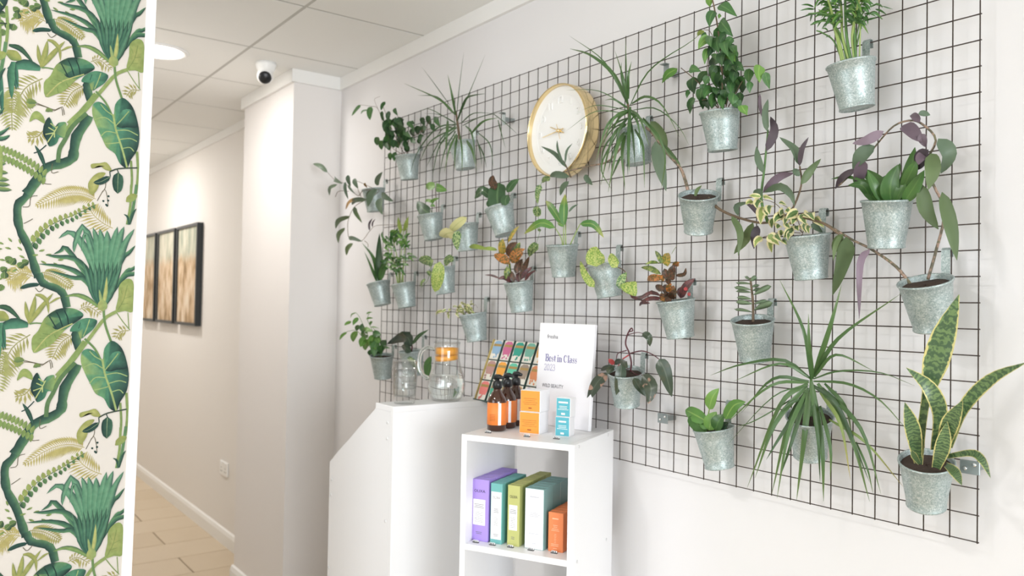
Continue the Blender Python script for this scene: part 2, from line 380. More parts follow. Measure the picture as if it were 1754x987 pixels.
# ================================================================ HALL THINGS
EMIT = bpy.data.materials.new('lit diffuser'); EMIT.use_nodes = True
_b = EMIT.node_tree.nodes['Principled BSDF']; _b.inputs['Emission Color'].default_value = (1, 0.97, 0.92, 1); _b.inputs['Emission Strength'].default_value = 9
def downlight(x, y, power, label, col=(1, 0.975, 0.945)):
    t = empty('ceiling_downlight', (x, y, H), label, 'ceiling light', 'round ceiling downlights')
    MB().lathe([(0.1, H), (0.122, H), (0.122, H-0.004), (0.112, H-0.01), (0.1, H-0.006)], 32, 0, Matrix.Translation((x, y, 0)), True).build('trim_ring', WHITEP, t, True)
    MB().lathe([(0.0001, H-0.005), (0.0995, H-0.005), (0.0995, H-0.001), (0.0001, H-0.001)], 32, 0, Matrix.Translation((x, y, 0))).build('diffuser', EMIT, t)
    l = bpy.data.lights.new('downlight_lamp', 'AREA'); l.shape = 'DISK'; l.size = 0.2; l.energy = power; l.color = col
    o = bpy.data.objects.new('downlight_lamp', l); COL.objects.link(o); o.parent = t; o.location = (0, 0, -0.012)
downlight(-3.04, -0.775, 9.5, 'round lit ceiling light beside the wallpapered partition')
for k, x in enumerate((-5.44, -7.84)): downlight(x, -0.775, (14, 17)[k], ['round ceiling light midway along the hall', 'round ceiling light at the far end of the hall'][k])
for k, (x, y) in enumerate(((-0.63, -1.975), (2.97, -1.975), (1.17, -1.975))): downlight(x, y, (13, 3, 3)[k], ['round ceiling light over the open room, left of the camera', 'round ceiling light above the shop floor behind the camera', 'round ceiling light near the back wall of the shop'][k], (1, 0.98, 0.96))
# three framed canvases
def art(seed):
    m = bpy.data.materials.new('reed painting'); m.use_nodes = True; t = NT(m); t.b.inputs['Roughness'].default_value = 0.8
    tc = t.n('ShaderNodeTexCoord'); mp = t.n('ShaderNodeMapping'); mp.inputs['Scale'].default_value = (1, 1, 0.28); mp.inputs['Location'].default_value = (seed*3.1, 0, seed)
    t.l(tc.outputs['Object'], mp.inputs[0]); n1 = t.noise(16, mp.outputs[0], 5); n2 = t.noise(34, mp.outputs[0], 3)
    s = t.n('ShaderNodeSeparateXYZ'); t.l(tc.outputs['Object'], s.inputs[0])
    lo = t.ramp(t.math('ADD', t.math('MULTIPLY', n1, 0.6), t.math('MULTIPLY', n2, 0.4)), [(0.36, '8a6f4c'), (0.46, 'b99c78'), (0.54, 'd5bda0'), (0.62, 'e0d2bd')])
    hi = t.ramp(n1, [(0.35, '9fa593'), (0.5, 'c3c2ae'), (0.65, 'd9d3c2')])
    k = t.math('MULTIPLY', t.math('SUBTRACT', t.math('ADD', s.outputs[2], t.math('MULTIPLY', t.math('SUBTRACT', n2, 0.5), 0.15)), 0.44), 14, True)
    t.l(t.mix(k, lo, hi), t.b.inputs['Base Color']); return m
for k, (x0, x1) in enumerate(((-6.62, -6.12), (-6.05, -5.54), (-5.48, -4.95))):
    lab = ['black framed reed painting, furthest down the hall', 'black framed reed painting in the middle of three', 'black framed reed painting nearest the white column'][k]
    t = empty('framed_picture', ((x0+x1)/2, YH, 1.315), lab, 'picture', 'three framed reed paintings in the hall')
    z0, z1, yb, yf, w_ = 1.315, 2.02, YH-0.002, YH-0.042, 0.02
    f = MB().box((x0, yf, z0), (x0+w_, yb, z1)).box((x1-w_, yf, z0), (x1, yb, z1)).box((x0+w_, yf, z0), (x1-w_, yb, z0+w_)).box((x0+w_, yf, z1-w_), (x1-w_, yb, z1))
    f.build('frame', mat('black frame', '1d2325', 0.4), t)
    box('canvas', (x0+w_, yf+0.012, z0+w_), (x1-w_, yb, z1-w_), art(k), t)
# wall socket
t = empty('wall_socket', (-4.367, YH, 0.456), 'white double wall socket low on the hall wall', 'socket')
MB().bbox((-4.442, YH-0.01, 0.412), (-4.292, YH, 0.5), 0.004).build('faceplate', WHITEP, t)
for sx in (-4.405, -4.33):
    b = MB()
    for dx, dz in ((0, 0.012), (-0.011, -0.01), (0.011, -0.01)): b.box((sx+dx-0.0025, YH-0.0108, 0.448+dz-0.004), (sx+dx+0.0025, YH-0.0098, 0.448+dz+0.004))
    b.build('socket_holes', BLACK, t)
    MB().bbox((sx-0.008+0.0, YH-0.014, 0.478), (sx+0.008, YH-0.0095, 0.494), 0.002).build('switch', WHITEP, t)
# security camera
cx, cy = -2.916, -0.345
t = empty('security_camera', (cx, cy, H), 'white dome security camera with black lens on the ceiling', 'camera')
MB().lathe([(0.046, H), (0.046, H-0.012), (0.04, H-0.03), (0.036, H-0.042), (0.0001, H-0.042)], 32, 0, Matrix.Translation((cx, cy, 0))).build('base', WHITEP, t, True)
bc = Vector((cx+0.004, cy-0.004, H-0.062)); ld = (CAM-bc).normalized(); ld = (ld+Vector((0, 0, -0.25))).normalized()
Mq = Matrix.Translation(bc) @ ld.to_track_quat('Z', 'Y').to_matrix().to_4x4()
MB().lathe([(0.0001, -0.037)]+[(0.037*math.sin(a), -0.037*math.cos(a)) for a in [0.3*i for i in range(1, 8)]]+[(0.03, 0.024), (0.0001, 0.024)], 28, 0, Mq).build('housing', WHITEP, t, True)
le = MB().lathe([(0.0285, 0.023), (0.0285, 0.027), (0.02, 0.033), (0.0001, 0.036)], 28, 0, Mq).build('lens', BLACK, t, True); le['label'] = 'glossy black round lens'

# ================================================================ WIRE GRID
grid = empty('wire_grid_panel', (-1.2, 0, 1.068), 'large rusty brown wire grid mounted on the white wall', 'wire grid')
ZT = 1.5+0.7684; RW = 0.0013
for c in range(49):
    x = -0.05*c; MB().tube([(x, -0.0015, ZT+0.0017), (x, -0.0015, ZT-1.2017)], RW, 6).build('vertical_wire', WIRE, grid, True)
for r in range(25):
    z = ZT-0.05*r; MB().tube([(0.0017, 0.0015, z), (-2.4017, 0.0015, z)], RW, 6).build('horizontal_wire', WIRE, grid, True)
ZINC = mat('plain zinc', '9aa3a3', 0.4, 0.7)
for px_, py_, kind in ((862, 203, 0), (1140, 122, 0), (1134, 717, 1), (1660, 801, 1)):
    p = at(px_, py_, 0.008)
    m_ = MB()
    if kind == 1:
        m_.bbox((p.x-0.018, -0.0065, p.z-0.013), (p.x+0.018, -0.0035, p.z+0.013), 0.001)
        m_.box((p.x-0.01, -0.0035, p.z-0.006), (p.x+0.01, YW, p.z+0.006))
        cl = m_.build('fixing_clip', ZINC, grid)
        for dx, dz in ((-0.008, -0.003), (0.009, 0.006)): MB().lathe([(0.0042, 0), (0.0042, 0.002), (0.0025, 0.0035), (0.0001, 0.0036)], 12, 0, Matrix.Translation((p.x+dx, -0.0065, p.z+dz)) @ Matrix.Rotation(math.pi/2, 4, 'X')).build('screw', mat('bright screw', 'd7d9d9', 0.25, 1.0), cl, True)
    else:
        m_.box((p.x-0.009, -0.006, p.z-0.022), (p.x+0.009, -0.0045, p.z+0.018)).box((p.x-0.009, -0.022, p.z+0.0165), (p.x+0.012, -0.006, p.z+0.018)).box((p.x-0.008, -0.0045, p.z-0.008), (p.x+0.008, YW, p.z+0.004))
        m_.build('fixing_clip', ZINC, grid)

# ================================================================ CLOCK
cc = Vector((-1.189, 0, 2.032)); RC = 0.1415
t = empty('wall_clock', (cc.x, -0.03, cc.z-RC), 'round gold rimmed wall clock with white face hanging on the wire grid', 'clock')
Mc = Matrix.Translation((cc.x, 0, cc.z)) @ Matrix.Rotation(math.pi/2, 4, 'X')      # local z -> -y (out of the wall)
MB().lathe([(RC-0.002, 0.006), (RC, 0.012), (RC, 0.056), (RC-0.003, 0.0595), (RC-0.0045, 0.0595), (RC-0.0055, 0.057), (RC-0.0055, 0.046), (RC-0.0055, 0.03)], 72, 0, Mc).build('rim', GOLD, t, True)
FACE = mat('white clock face', 'f3f3f1', 0.45)
face = MB().lathe([(RC-0.006, 0.028), (RC-0.006, 0.044), (RC-0.03, 0.040), (RC-0.032, 0.039), (0.0001, 0.039)], 72, 0, Mc).build('face', FACE, t)
for hh in range(1, 13):
    vs, fs = text_mesh(str(hh), 0.021); wd = max(v.x for v in vs)
    a = math.radians(30*hh); px_, pz_ = cc.x+0.096*math.sin(a), cc.z+0.096*math.cos(a)
    b = MB(); n = len(vs)
    fr = [Vector((px_+v.x-wd/2, -0.0425, pz_+v.z-0.0105)) for v in vs]; bk = [p+Vector((0, 0.004, 0)) for p in fr]
    edges = {}
    for f in fs:
        for i in range(len(f)): e = (f[i], f[(i+1) % len(f)]); edges[e] = 1
    side = [(a_, a_+n, b_+n, b_) for (a_, b_) in edges if (b_, a_) not in edges]
    b.add(fr+bk, [tuple(f) for f in fs]+side); b.build('numeral', FACE, t)
def hand(name, ang, L, w0, y):
    a = math.radians(ang); d = Vector((math.sin(a), 0, math.cos(a))); s = Vector((d.z, 0, -d.x)); o = Vector((cc.x, y, cc.z))
    q = [o-d*0.022-s*w0, o-d*0.022+s*w0, o+d*L+s*w0*0.45, o+d*L-s*w0*0.45]
    MB().add(q+[p+Vector((0, 0.0014, 0)) for p in q], [(0,1,2,3), (7,6,5,4), (0,4,5,1), (1,5,6,2), (2,6,7,3), (3,7,4,0)]).build(name, GOLD, t)
hand('hour_hand', 293, 0.047, 0.0022, -0.0445); hand('minute_hand', 263, 0.078, 0.0019, -0.047); hand('second_hand', 160, 0.03, 0.0007, -0.049)
MB().lathe([(0.006, 0.04), (0.006, 0.05), (0.004, 0.052), (0.0001, 0.052)], 20, 0, Mc).build('hub', GOLD, t, True)

# ================================================================ RECEPTION DESK END
ZD = 1.1845; XD = -1.476; YD = -0.437
desk = empty('reception_desk', (XD-0.3, -0.2, 0), 'tall white desk end panel with slanted top corner', 'desk')
prof = [(XD-0.018, 0.0), (XD-0.018, ZD-0.018), (-1.592, ZD-0.018), (-1.925, 0.945), (-1.925, 0.0)]
def slab(name, prof, y0, y1, m, parent, skip=False):
    n = len(prof); vs = [(x, y0, z) for x, z in prof]+[(x, y1, z) for x, z in prof]
    return obj(name, vs, [tuple(range(n)), tuple(reversed(range(n, 2*n)))]+[(i, n+i, n+(i+1) % n, (i+1) % n) for i in range(n)], m, parent)
slab('side_panel', prof, YD, YD+0.018, LAM, desk); slab('side_panel', prof, YW-0.028, YW-0.01, LAM, desk)
MB().bbox((XD-0.018, YD, 0), (XD, -0.005, ZD-0.018), 0.001).box((XD-0.018, -0.006, 0), (XD-0.0005, YW, 1.06)).build('front_panel', LAM, desk)
MB().bbox((-1.592, YD, ZD-0.018), (XD, -0.006, ZD), 0.001).build('top', LAM, desk)
sl = [(-1.5922, ZD), (-1.5922, ZD-0.018), (-1.925, 0.945), (-1.937, 0.957)]
slab('sloping_panel', sl, YD+0.018, -0.008, LAM, desk)
box('back_panel', (-1.925, YD+0.018, 0), (-1.91, YW-0.028, 0.93), LAM, desk)
SCR = mat('screw cap', 'dedede', 0.5)
for px_, py_ in ((664, 724), (663, 752), (568, 822), (567, 848), (660, 893), (563, 972)):
    p = onplane(px_, py_, 1, YD); MB().lathe([(0.005, 0), (0.005, 0.0012), (0.0001, 0.0016)], 12, 0, Matrix.Translation((p.x, YD, p.z)) @ Matrix.Rotation(math.pi/2, 4, 'X')).build('screw_cap', SCR, desk, True)

# ================================================================ PRODUCT SHELF
FL = Vector((-1.124, -0.421, 0)); SW, SD, SZ, TH = 0.325, 0.298, 1.15, 0.016
SM = frame(FL, R27)
shelf = empty('display_shelf', SM @ Vector((SW/2, SD/2, 0)), 'white open backed display shelf standing before the wire grid', 'shelf')
def sbox(name, a, b, m=LAM, c=0.0008): return MB().bbox(a, b, c, 0, SM).build(name, m, shelf)
sbox('side_panel', (0, 0, 0), (TH, SD, SZ)); sbox('side_panel', (SW-TH, 0, 0), (SW, SD, SZ))
sbox('top_panel', (TH, 0, SZ-TH), (SW-TH, SD, SZ))
def on_shelf(px_, py_, z):
    return SM.inverted() @ onplane(px_, py_, 2, z)
# height of the second shelf from the photograph: its front edge
ZM = None
for k in range(4000):
    z = 0.6+k*0.0001
    if on_shelf(880, 945.5, z).y <= 0: ZM = z; break
ZM = ZM or 0.85
for z in (ZM, ZM-0.285, ZM-0.57): sbox('shelf_board', (TH, 0, z-TH), (SW-TH, SD, z))
sbox('plinth', (TH, 0.01, 0), (SW-TH, 0.026, 0.06))
for y_, z_ in ((0.03, ZM-0.008), (0.25, ZM-0.008), (0.03, SZ-0.008), (0.25, SZ-0.008)):
    MB().lathe([(0.0045, 0), (0.0045, 0.001), (0.0001, 0.0014)], 10, 0, SM @ Matrix.Translation((SW, y_, z_)) @ Matrix.Rotation(math.pi/2, 4, 'Y')).build('screw_cap', SCR, shelf, True)

# ---- cartons on the second shelf
def ink_lines(b, x0, x1, y, z, rows, mi=1, h=0.0013, gap=0.0042, M=None):
    for i in range(rows):
        sh = (x1-x0)*random.uniform(0, 0.18)
        b.box((x0+sh, y-0.0003, z-i*gap-h), (x1-sh, y, z-i*gap), mi, M)
def carton(name, u, v, z, wd, dp, ht, mside, mfront, label, cat, group, deco=None, ang=0.0):
    M = SM @ Matrix.Translation((u, v, z)) @ Matrix.Rotation(ang, 4, 'Z')
    t = empty(name, M @ Vector((wd/2, dp/2, 0)), label, cat, group)
    b = MB(); b.bbox((0, 0, 0), (wd, dp, ht), 0.0008, 0, M)
    b.build('carton', mside, t)
    f = MB().box((0, dp*0.45, ht), (wd, dp*0.5, ht+0.0006), 0, M); f.build('lid_seam', mside, t)
    if mfront is not None: MB().box((0.0012, -0.0003, 0.0012), (wd-0.0012, 0, ht-0.0012), 0, M).build('front_print', mfront, t)
    if deco: deco(t, M, wd, ht)
    return t
def put_text(txt, h, wdt, x, z, y, M, m, parent, name='lettering', bold=0.0):
    vs, fs = text_mesh(txt, h, wdt, bold); k = max(v.x for v in vs)
    return obj(name, [M @ Vector((x-k/2+v.x, y, z+v.z)) for v in vs], fs, m, parent)
CP = {k: mat('carton '+k, c, 0.45) for k, c in dict(purple='ab92e2', teal='6fb3b0', olive='bec077', sage='86b0ae', orange='ee8a55', amber='f39a35', cyan='55adbc', white='f5f4f6').items()}
def deco_olixa(ink, pl, has_label=True, full=False):
    def d(t, M, wd, ht):
        if full:
            MB().box((wd*0.06, -0.0007, ht*0.075), (wd*0.94, -0.0001, ht*0.86), 0, M).build('white_label', CP['white'], t)
            put_text('OLIXA', 0.0068, wd*0.62, wd/2, ht*0.745, -0.001, M, ink, t)
            b = MB(); ink_lines(b, wd*0.25, wd*0.75, -0.0008, ht*0.58, 3, 0, M=M); ink_lines(b, wd*0.3, wd*0.7, -0.0008, ht*0.44, 6, 0, h=0.0007, M=M); ink_lines(b, wd*0.25, wd*0.75, -0.0008, ht*0.16, 2, 0, M=M)
            stuff(b.build('small_print', INK, t))
        else:
            put_text('OLIXA', 0.0075, wd*0.62, wd/2, ht*0.79, -0.0006, M, ink, t)
            MB().box((wd*0.14, -0.0007, ht*0.26), (wd*0.82, -0.0001, ht*0.675), 0, M).build('white_label', CP['white'], t)
            b = MB(); ink_lines(b, wd*0.2, wd*0.76, -0.0008, ht*0.6, 3, 0, M=M); ink_lines(b, wd*0.24, wd*0.72, -0.0008, ht*0.47, 7, 0, h=0.0007, M=M); ink_lines(b, wd*0.3, wd*0.66, -0.0004, ht*0.15, 2, 0, M=M)
            stuff(b.build('small_print', INK, t))
    return d
def deco_white(t, M, wd, ht):
    b = MB(); ink_lines(b, wd*0.22, wd*0.78, -0.0004, ht*0.87, 1, 0, h=0.0022, M=M); ink_lines(b, wd*0.2, wd*0.8, -0.0004, ht*0.6, 3, 0, M=M); ink_lines(b, wd*0.38, wd*0.62, -0.0004, ht*0.46, 6, 0, h=0.0006, M=M); ink_lines(b, wd*0.15, wd*0.85, -0.0004, ht*0.26, 1, 0, M=M); ink_lines(b, wd*0.36, wd*0.64, -0.0004, ht*0.1, 1, 0, M=M)
    stuff(b.build('small_print', mat('pale grey ink', 'b9b9c4', 0.7), t))
def deco_orange(t, M, wd, ht):
    b = MB(); ink_lines(b, wd*0.22, wd*0.74, -0.0004, ht*0.86, 1, 0, h=0.003, M=M); ink_lines(b, wd*0.3, wd*0.66, -0.0004, ht*0.68, 2, 0, M=M); ink_lines(b, wd*0.16, wd*0.8, -0.0004, ht*0.59, 2, 0, M=M); ink_lines(b, wd*0.4, wd*0.56, -0.0004, ht*0.45, 6, 0, h=0.001, M=M); ink_lines(b, wd*0.18, wd*0.74, -0.0004, ht*0.2, 2, 0, M=M); ink_lines(b, wd*0.3, wd*0.64, -0.0004, ht*0.09, 1, 0, M=M)
    stuff(b.build('small_print', mat('pale orange ink', 'f9c6a2', 0.6), t))
ORD = ['front', 'second', 'third', 'fourth', 'rearmost']
def row(name, bl, br, top, n, gap, mside, mfront, desc, deco, dv=0.0):
    """bl, br: pixels of the front bottom corners; top: pixel height of the front top edge"""
    a = on_shelf(*bl, ZM); b_ = on_shelf(*br, ZM); u, v = a.x, max(0.006, (a.y+b_.y)/2)+dv; wd = b_.x-a.x
    D = depth(SM @ Vector((u+wd/2, v, ZM))); ht = ((bl[1]+br[1])/2-top)*D/F_PX*1.0
    dp = gap
    for i in range(n):
        lab = desc % (ORD[i] if i < n-1 else 'rearmost')
        carton(name, u+random.uniform(-1, 1)*0.001*(i > 0), v+i*(dp+0.0015), ZM, wd, dp, ht, mside, mfront, lab, 'box', 'hair product cartons on the second shelf', deco if i == 0 else None)
row('product_carton', (804.5, 925), (836.5, 929), 822, 4, 0.043, CP['purple'], None, 'purple carton with white label, %s of its row', deco_olixa(INKD, None))
row('product_carton', (838.5, 930.5), (859.5, 933), 829, 4, 0.036, CP['teal'], None, 'teal carton with tall white label, %s of its row', deco_olixa(INK, None, full=True))
ORD = ['front', 'second', 'third', 'fourth', 'fifth', 'rearmost']
row('product_carton', (867.5, 934.5), (889.5, 937), 832.5, 5, 0.04, CP['olive'], None, 'olive green carton with white label, %s of its row', deco_olixa(INKD, None))
row('product_carton', (897.5, 939), (931, 943.5), 838, 3, 0.055, CP['sage'], CP['white'], 'sage green carton with white front, %s of its row', deco_white)
row('product_carton', (938, 944), (964.5, 947.5), 879, 4, 0.045, CP['orange'], None, 'small orange carton by the right side panel, %s of its row', deco_orange)

# ---- amber bottles on top
AMB = mat('amber glass', '4a2412', 0.08, 0.0, Transmission_Weight=0.35, IOR=1.5, Coat_Weight=0.6); LABO = mat('orange label', 'f0863a', 0.5)
def bottle(p, s, ang, label, front):
    t = empty('amber_bottle', p, label, 'bottle', 'amber bottles on the display shelf')
    M = Matrix.Translation(p) @ Matrix.Scale(s, 4)
    r = 0.0265
    MB().lathe([(0.0001, 0), (r-0.004, 0.0), (r, 0.004), (r, 0.082), (r-0.002, 0.09), (r-0.008, 0.1), (0.0125, 0.109), (0.0105, 0.113), (0.0105, 0.12), (0.0001, 0.12)], 36, 0, M).build('glass_body', AMB, t, True)
    lb = MB().lathe([(r+0.0002, 0.0175), (r+0.0005, 0.0176), (r+0.0005, 0.0784), (r+0.0002, 0.0785)], 40, 0, M, True).build('label', LABO, t, True)
    Mf = M @ Matrix.Rotation(ang, 4, 'Z')
    b = MB()
    for i, z in enumerate((0.046, 0.042, 0.038, 0.034, 0.03)):
        for k in range(6):
            a0 = -1.9+k*0.11; a1 = a0+0.11
            b.add([Mf @ Vector(((r+0.0008)*math.cos(a), (r+0.0008)*math.sin(a), zz)) for zz in (z, z+0.0009) for a in (a0, a1)], [(0, 1, 3, 2)])
    b.build('label_print', mat('brown ink', '9a4a1c', 0.6), lb)
    sp = MB()
    for k in range(3):
        a0 = -0.95+k*0.1; a1 = a0+0.1
        sp.add([Mf @ Vector(((r+0.0008)*math.cos(a), (r+0.0008)*math.sin(a), zz)) for zz in (0.0178, 0.078) for a in (a0, a1)], [(0, 1, 3, 2)])
    sp.build('label_strip', CP['white'], lb)
    MB().lathe([(0.0135, 0.117), (0.0135, 0.131), (0.0115, 0.134), (0.0115, 0.1365), (0.006, 0.138), (0.006, 0.143), (0.0001, 0.143)], 24, 0, M).build('collar', BLACK, t, True)
    d = Vector((math.cos(ang-0.2), math.sin(ang-0.2), 0))
    hp = [Vector((0, 0, 0.142))-d*0.009, Vector((0, 0, 0.1485))-d*0.004, Vector((0, 0, 0.149))+d*0.008, Vector((0, 0, 0.1465))+d*0.021]
    MB().tube([M @ p_ for p_ in hp], [0.0065*s, 0.0075*s, 0.0065*s, 0.004*s], 10).build('pump_head', BLACK, t, True)
P1 = onplane(850.5, 737.5, 2, SZ); vdir = (SM.to_3x3() @ Vector((0, 1, 0)))
bottle(P1, 1.0, R27, 'front amber pump bottle with orange label on the display shelf', True)
bottle(P1+vdir*0.062, 1.0, R27, 'middle amber pump bottle with orange label, behind the front one', False)
bottle(P1+vdir*0.118+Vector((0.0, 0, 0)), 1.0, R27, 'rear amber pump bottle with orange label, by the tea packets', False)
# ---- stacked little cartons on top
def deco_amber(t, M, wd, ht):
    b = MB(); ink_lines(b, wd*0.12, wd*0.88, -0.0004, ht*0.62, 4, 0, h=0.0007, gap=0.0052, M=M); ink_lines(b, wd*0.4, wd*0.6, -0.0004, ht*0.2, 1, 0, h=0.003, M=M); stuff(b.build('small_print', mat('brown ink', '9a4a1c', 0.6), t))
def deco_cyan(t, M, wd, ht):
    b = MB(); ink_lines(b, wd*0.12, wd*0.88, -0.0004, ht*0.8, 1, 0, h=0.0042, M=M); ink_lines(b, wd*0.1, wd*0.9, -0.0004, ht*0.56, 3, 0, h=0.0012, M=M); ink_lines(b, wd*0.36, wd*0.64, -0.0004, ht*0.2, 1, 0, h=0.005, M=M); stuff(b.build('small_print', INKW, t))
def stack(px_bl, px_br, ys, mside, mfront, deco, labs, dp):
    a = on_shelf(*px_bl, SZ); b_ = on_shelf(*px_br, SZ); wd = b_.x-a.x; v = (a.y+b_.y)/2
    D = depth(SM @ Vector((a.x, v, SZ))); z = SZ
    for i, (h, lab) in enumerate(zip(ys, labs)):
        ht = h*D/F_PX; carton('product_carton', a.x+0.0016*i, v+0.001*i, z, wd, dp, ht, mside, mfront, lab, 'box', 'small cartons stacked on the display shelf', deco, -0.03*i); z += ht+0.0008
stack((890.5, 741), (922.5, 745), (36.5, 36.5), CP['white'], CP['amber'], deco_amber, ('lower orange fronted white carton of the stacked pair', 'upper orange fronted white carton of the stacked pair'), 0.06)
stack((951, 746.5), (975, 749), (33, 32), CP['white'], CP['cyan'], deco_cyan, ('lower turquoise fronted white carton of the stacked pair', 'upper turquoise fronted white carton of the stacked pair'), 0.035)
# ---- price clips at the shelf edges
def price(px_, py_, z, label):
    q = on_shelf(px_, py_, z); v = max(q.y, 0.002); M = SM @ Matrix.Translation((q.x, v, z))
    t = empty('price_tag', M @ Vector((0, 0, 0)), label, 'price tag', 'little price tags on the display shelf')
    MB().box((-0.0085, 0, 0), (0.0085, 0.006, 0.002), 0, M).build('foot', BLACK, t)
    MB().box((-0.0075, 0.002, 0.002), (0.0075, 0.004, 0.0065), 0, M).build('card', WHITEP, t)
    b = MB()
    for k in (-0.005, -0.001, 0.004): b.box((k-0.0012, 0.0016, 0.0026), (k+0.0012, 0.002, 0.0058), 0, M)
    b.build('digits', BLACK, t)
for (px_, py_), lab in zip(((835, 742), (901.5, 748.5), (952.5, 752.5)), ('tiny black price tag at the foot of the amber bottles', 'tiny black price tag before the orange cartons on top', 'tiny black price tag before the turquoise cartons')): price(px_, py_, SZ, lab)
for (px_, py_), lab in zip(((814, 930), (842.5, 934.5), (873.5, 938.5), (908.5, 943.5), (948.5, 948.5)), ('tiny black price tag before the purple carton row', 'tiny black price tag before the teal carton row', 'tiny black price tag before the olive carton row', 'tiny black price tag before the white fronted carton row', 'tiny black price tag before the small orange carton row')): price(px_, py_, ZM, lab)

# ---- award sign
A8 = math.radians(8); SB = onplane(1008, 740, 2, SZ); SG = frame(SB - Vector((math.cos(A8), math.sin(A8), 0))*0.21 + Vector((0, 0, 0.0008)), A8, math.radians(4))
sign = empty('award_sign', SB - Vector((0.1, 0, 0)), 'white award sign standing upright behind the stacked cartons', 'sign')
MB().bbox((0, 0, 0), (0.21, 0.012, 0.297), 0.0008, 0, SG).build('board', mat('white sign board', 'f6f5f8', 0.35), sign)
def sign_text(txt, h, wd, x, z, m): 
    vs, fs = text_mesh(txt, h, wd); obj('lettering', [SG @ Vector((x+v.x, -0.0006, z+v.z)) for v in vs], fs, m, sign)
sign_text('fresha', 0.0115, 0.042, 0.033, 0.252, mat('charcoal ink', '5f5d66', 0.7))
sign_text('WILD BEAUTY', 0.0105, 0.083, 0.024, 0.109, mat('charcoal ink', '5f5d66', 0.7))
# high contrast serif letters drawn with thick and thin strokes: (points, w0, w1)
TK, TN = 0.15, 0.045
def arc(cx, cy, rx, ry, a0, a1, n=10): return [(cx+rx*math.cos(math.radians(a0+(a1-a0)*i/n)), cy+ry*math.sin(math.radians(a0+(a1-a0)*i/n))) for i in range(n+1)]
def ring_w(pts): return pts
SER = {
 'B': (0.66, [([(0.16, 0), (0.16, 1)], TK), ([(0.0, 0.985), (0.4, 0.985)], TN), ([(0.0, 0.015), (0.42, 0.015)], TN), ([(0.16, 0.52), (0.42, 0.52)], TN), (arc(0.36, 0.755, 0.18, 0.235, 90, -90), TK*0.8), (arc(0.38, 0.265, 0.21, 0.255, 90, -90), TK*0.85)]),
 'e': (0.5, [([(0.08, 0.34), (0.44, 0.34)], TN), (arc(0.25, 0.32, 0.19, 0.31, 90, 290), TK*0.8), (arc(0.27, 0.34, 0.17, 0.29, 0, 90), TK*0.55), (arc(0.25, 0.32, 0.19, 0.31, 290, 335), TN)]),
 's': (0.42, [(arc(0.2, 0.47, 0.13, 0.16, 30, 200), TN), ([(0.09, 0.43), (0.2, 0.35), (0.31, 0.22)], TK*0.9), (arc(0.2, 0.16, 0.13, 0.15, 20, -150), TN), ([(0.33, 0.63), (0.33, 0.47)], TN), ([(0.06, 0.0), (0.06, 0.17)], TN)]),
 't': (0.36, [([(0.17, 0.1), (0.17, 0.85)], TK), ([(0.02, 0.63), (0.34, 0.63)], TN), (arc(0.24, 0.12, 0.08, 0.11, 180, 330), TN)]),
 'i': (0.32, [([(0.16, 0), (0.16, 0.64)], TK), ([(0.03, 0.63), (0.16, 0.63)], TN), ([(0.02, 0.015), (0.3, 0.015)], TN), ([(0.16, 0.8), (0.16, 0.96)], TK)]),
 'n': (0.62, [([(0.15, 0), (0.15, 0.64)], TK), ([(0.02, 0.63), (0.15, 0.63)], TN), ([(0.02, 0.015), (0.28, 0.015)], TN), (arc(0.32, 0.44, 0.15, 0.18, 170, 60), TN), ([(0.45, 0), (0.45, 0.47), (0.42, 0.58)], TK), ([(0.34, 0.015), (0.58, 0.015)], TN)]),
 'C': (0.72, [(arc(0.36, 0.5, 0.27, 0.49, 105, 255, 14), TK*0.95), (arc(0.38, 0.5, 0.25, 0.48, 40, 110), TN), (arc(0.38, 0.5, 0.25, 0.48, 250, 325), TN), ([(0.6, 0.68), (0.6, 0.98)], TN)]),
 'l': (0.32, [([(0.16, 0), (0.16, 1.02)], TK), ([(0.03, 1.0), (0.16, 1.0)], TN), ([(0.02, 0.015), (0.3, 0.015)], TN)]),
 'a': (0.52, [([(0.37, 0.06), (0.37, 0.5), (0.32, 0.6)], TK*0.9), (arc(0.23, 0.5, 0.13, 0.13, 60, 170), TN), (arc(0.2, 0.17, 0.13, 0.16, 90, 270), TK*0.75), ([(0.2, 0.34), (0.37, 0.36)], TN), ([(0.2, 0.01), (0.33, 0.1)], TN), ([(0.4, 0.03), (0.5, 0.06)], TN)]),
 ' ': (0.22, []),
 '2': (0.5, [(arc(0.24, 0.74, 0.17, 0.25, 170, 0), TN*1.3), ([(0.41, 0.74), (0.34, 0.5), (0.07, 0.06)], TN*1.4), ([(0.05, 0.04), (0.43, 0.04)], 0.09), ([(0.43, 0.03), (0.45, 0.22)], TN)]),
 '0': (0.54, [(arc(0.25, 0.5, 0.19, 0.48, 90, 270, 14), TN*1.6), (arc(0.25, 0.5, 0.19, 0.48, 270, 450, 14), TN*1.6)]),
 '3': (0.48, [(arc(0.2, 0.76, 0.16, 0.22, 160, -90), TN*1.4), (arc(0.2, 0.27, 0.19, 0.26, 90, -160), TN*1.5)]),
}
def serif(txt, h, wd, x, z, m):
    tot = sum(SER[c][0] for c in txt); sx = wd/tot; b = MB(); cx_ = 0
    for c in txt:
        adv, strokes = SER[c]
        for k, (pts, wt) in enumerate(strokes):
            P = [Vector((x+(cx_+p[0])*sx, 0, z+p[1]*h)) for p in pts]; n = len(P); vs = []
            for i in range(n):
                d = (P[min(i+1, n-1)]-P[max(i-1, 0)]).normalized(); s_ = Vector((-d.z, 0, d.x))*wt*h*0.5
                vs += [P[i]+s_, P[i]-s_]
            b.add([SG @ (v+Vector((0, -0.0005-0.00004*k, 0))) for v in vs], [(2*i, 2*i+1, 2*i+3, 2*i+2) for i in range(n-1)])
        cx_ += adv
    b.build('lettering', m, sign)
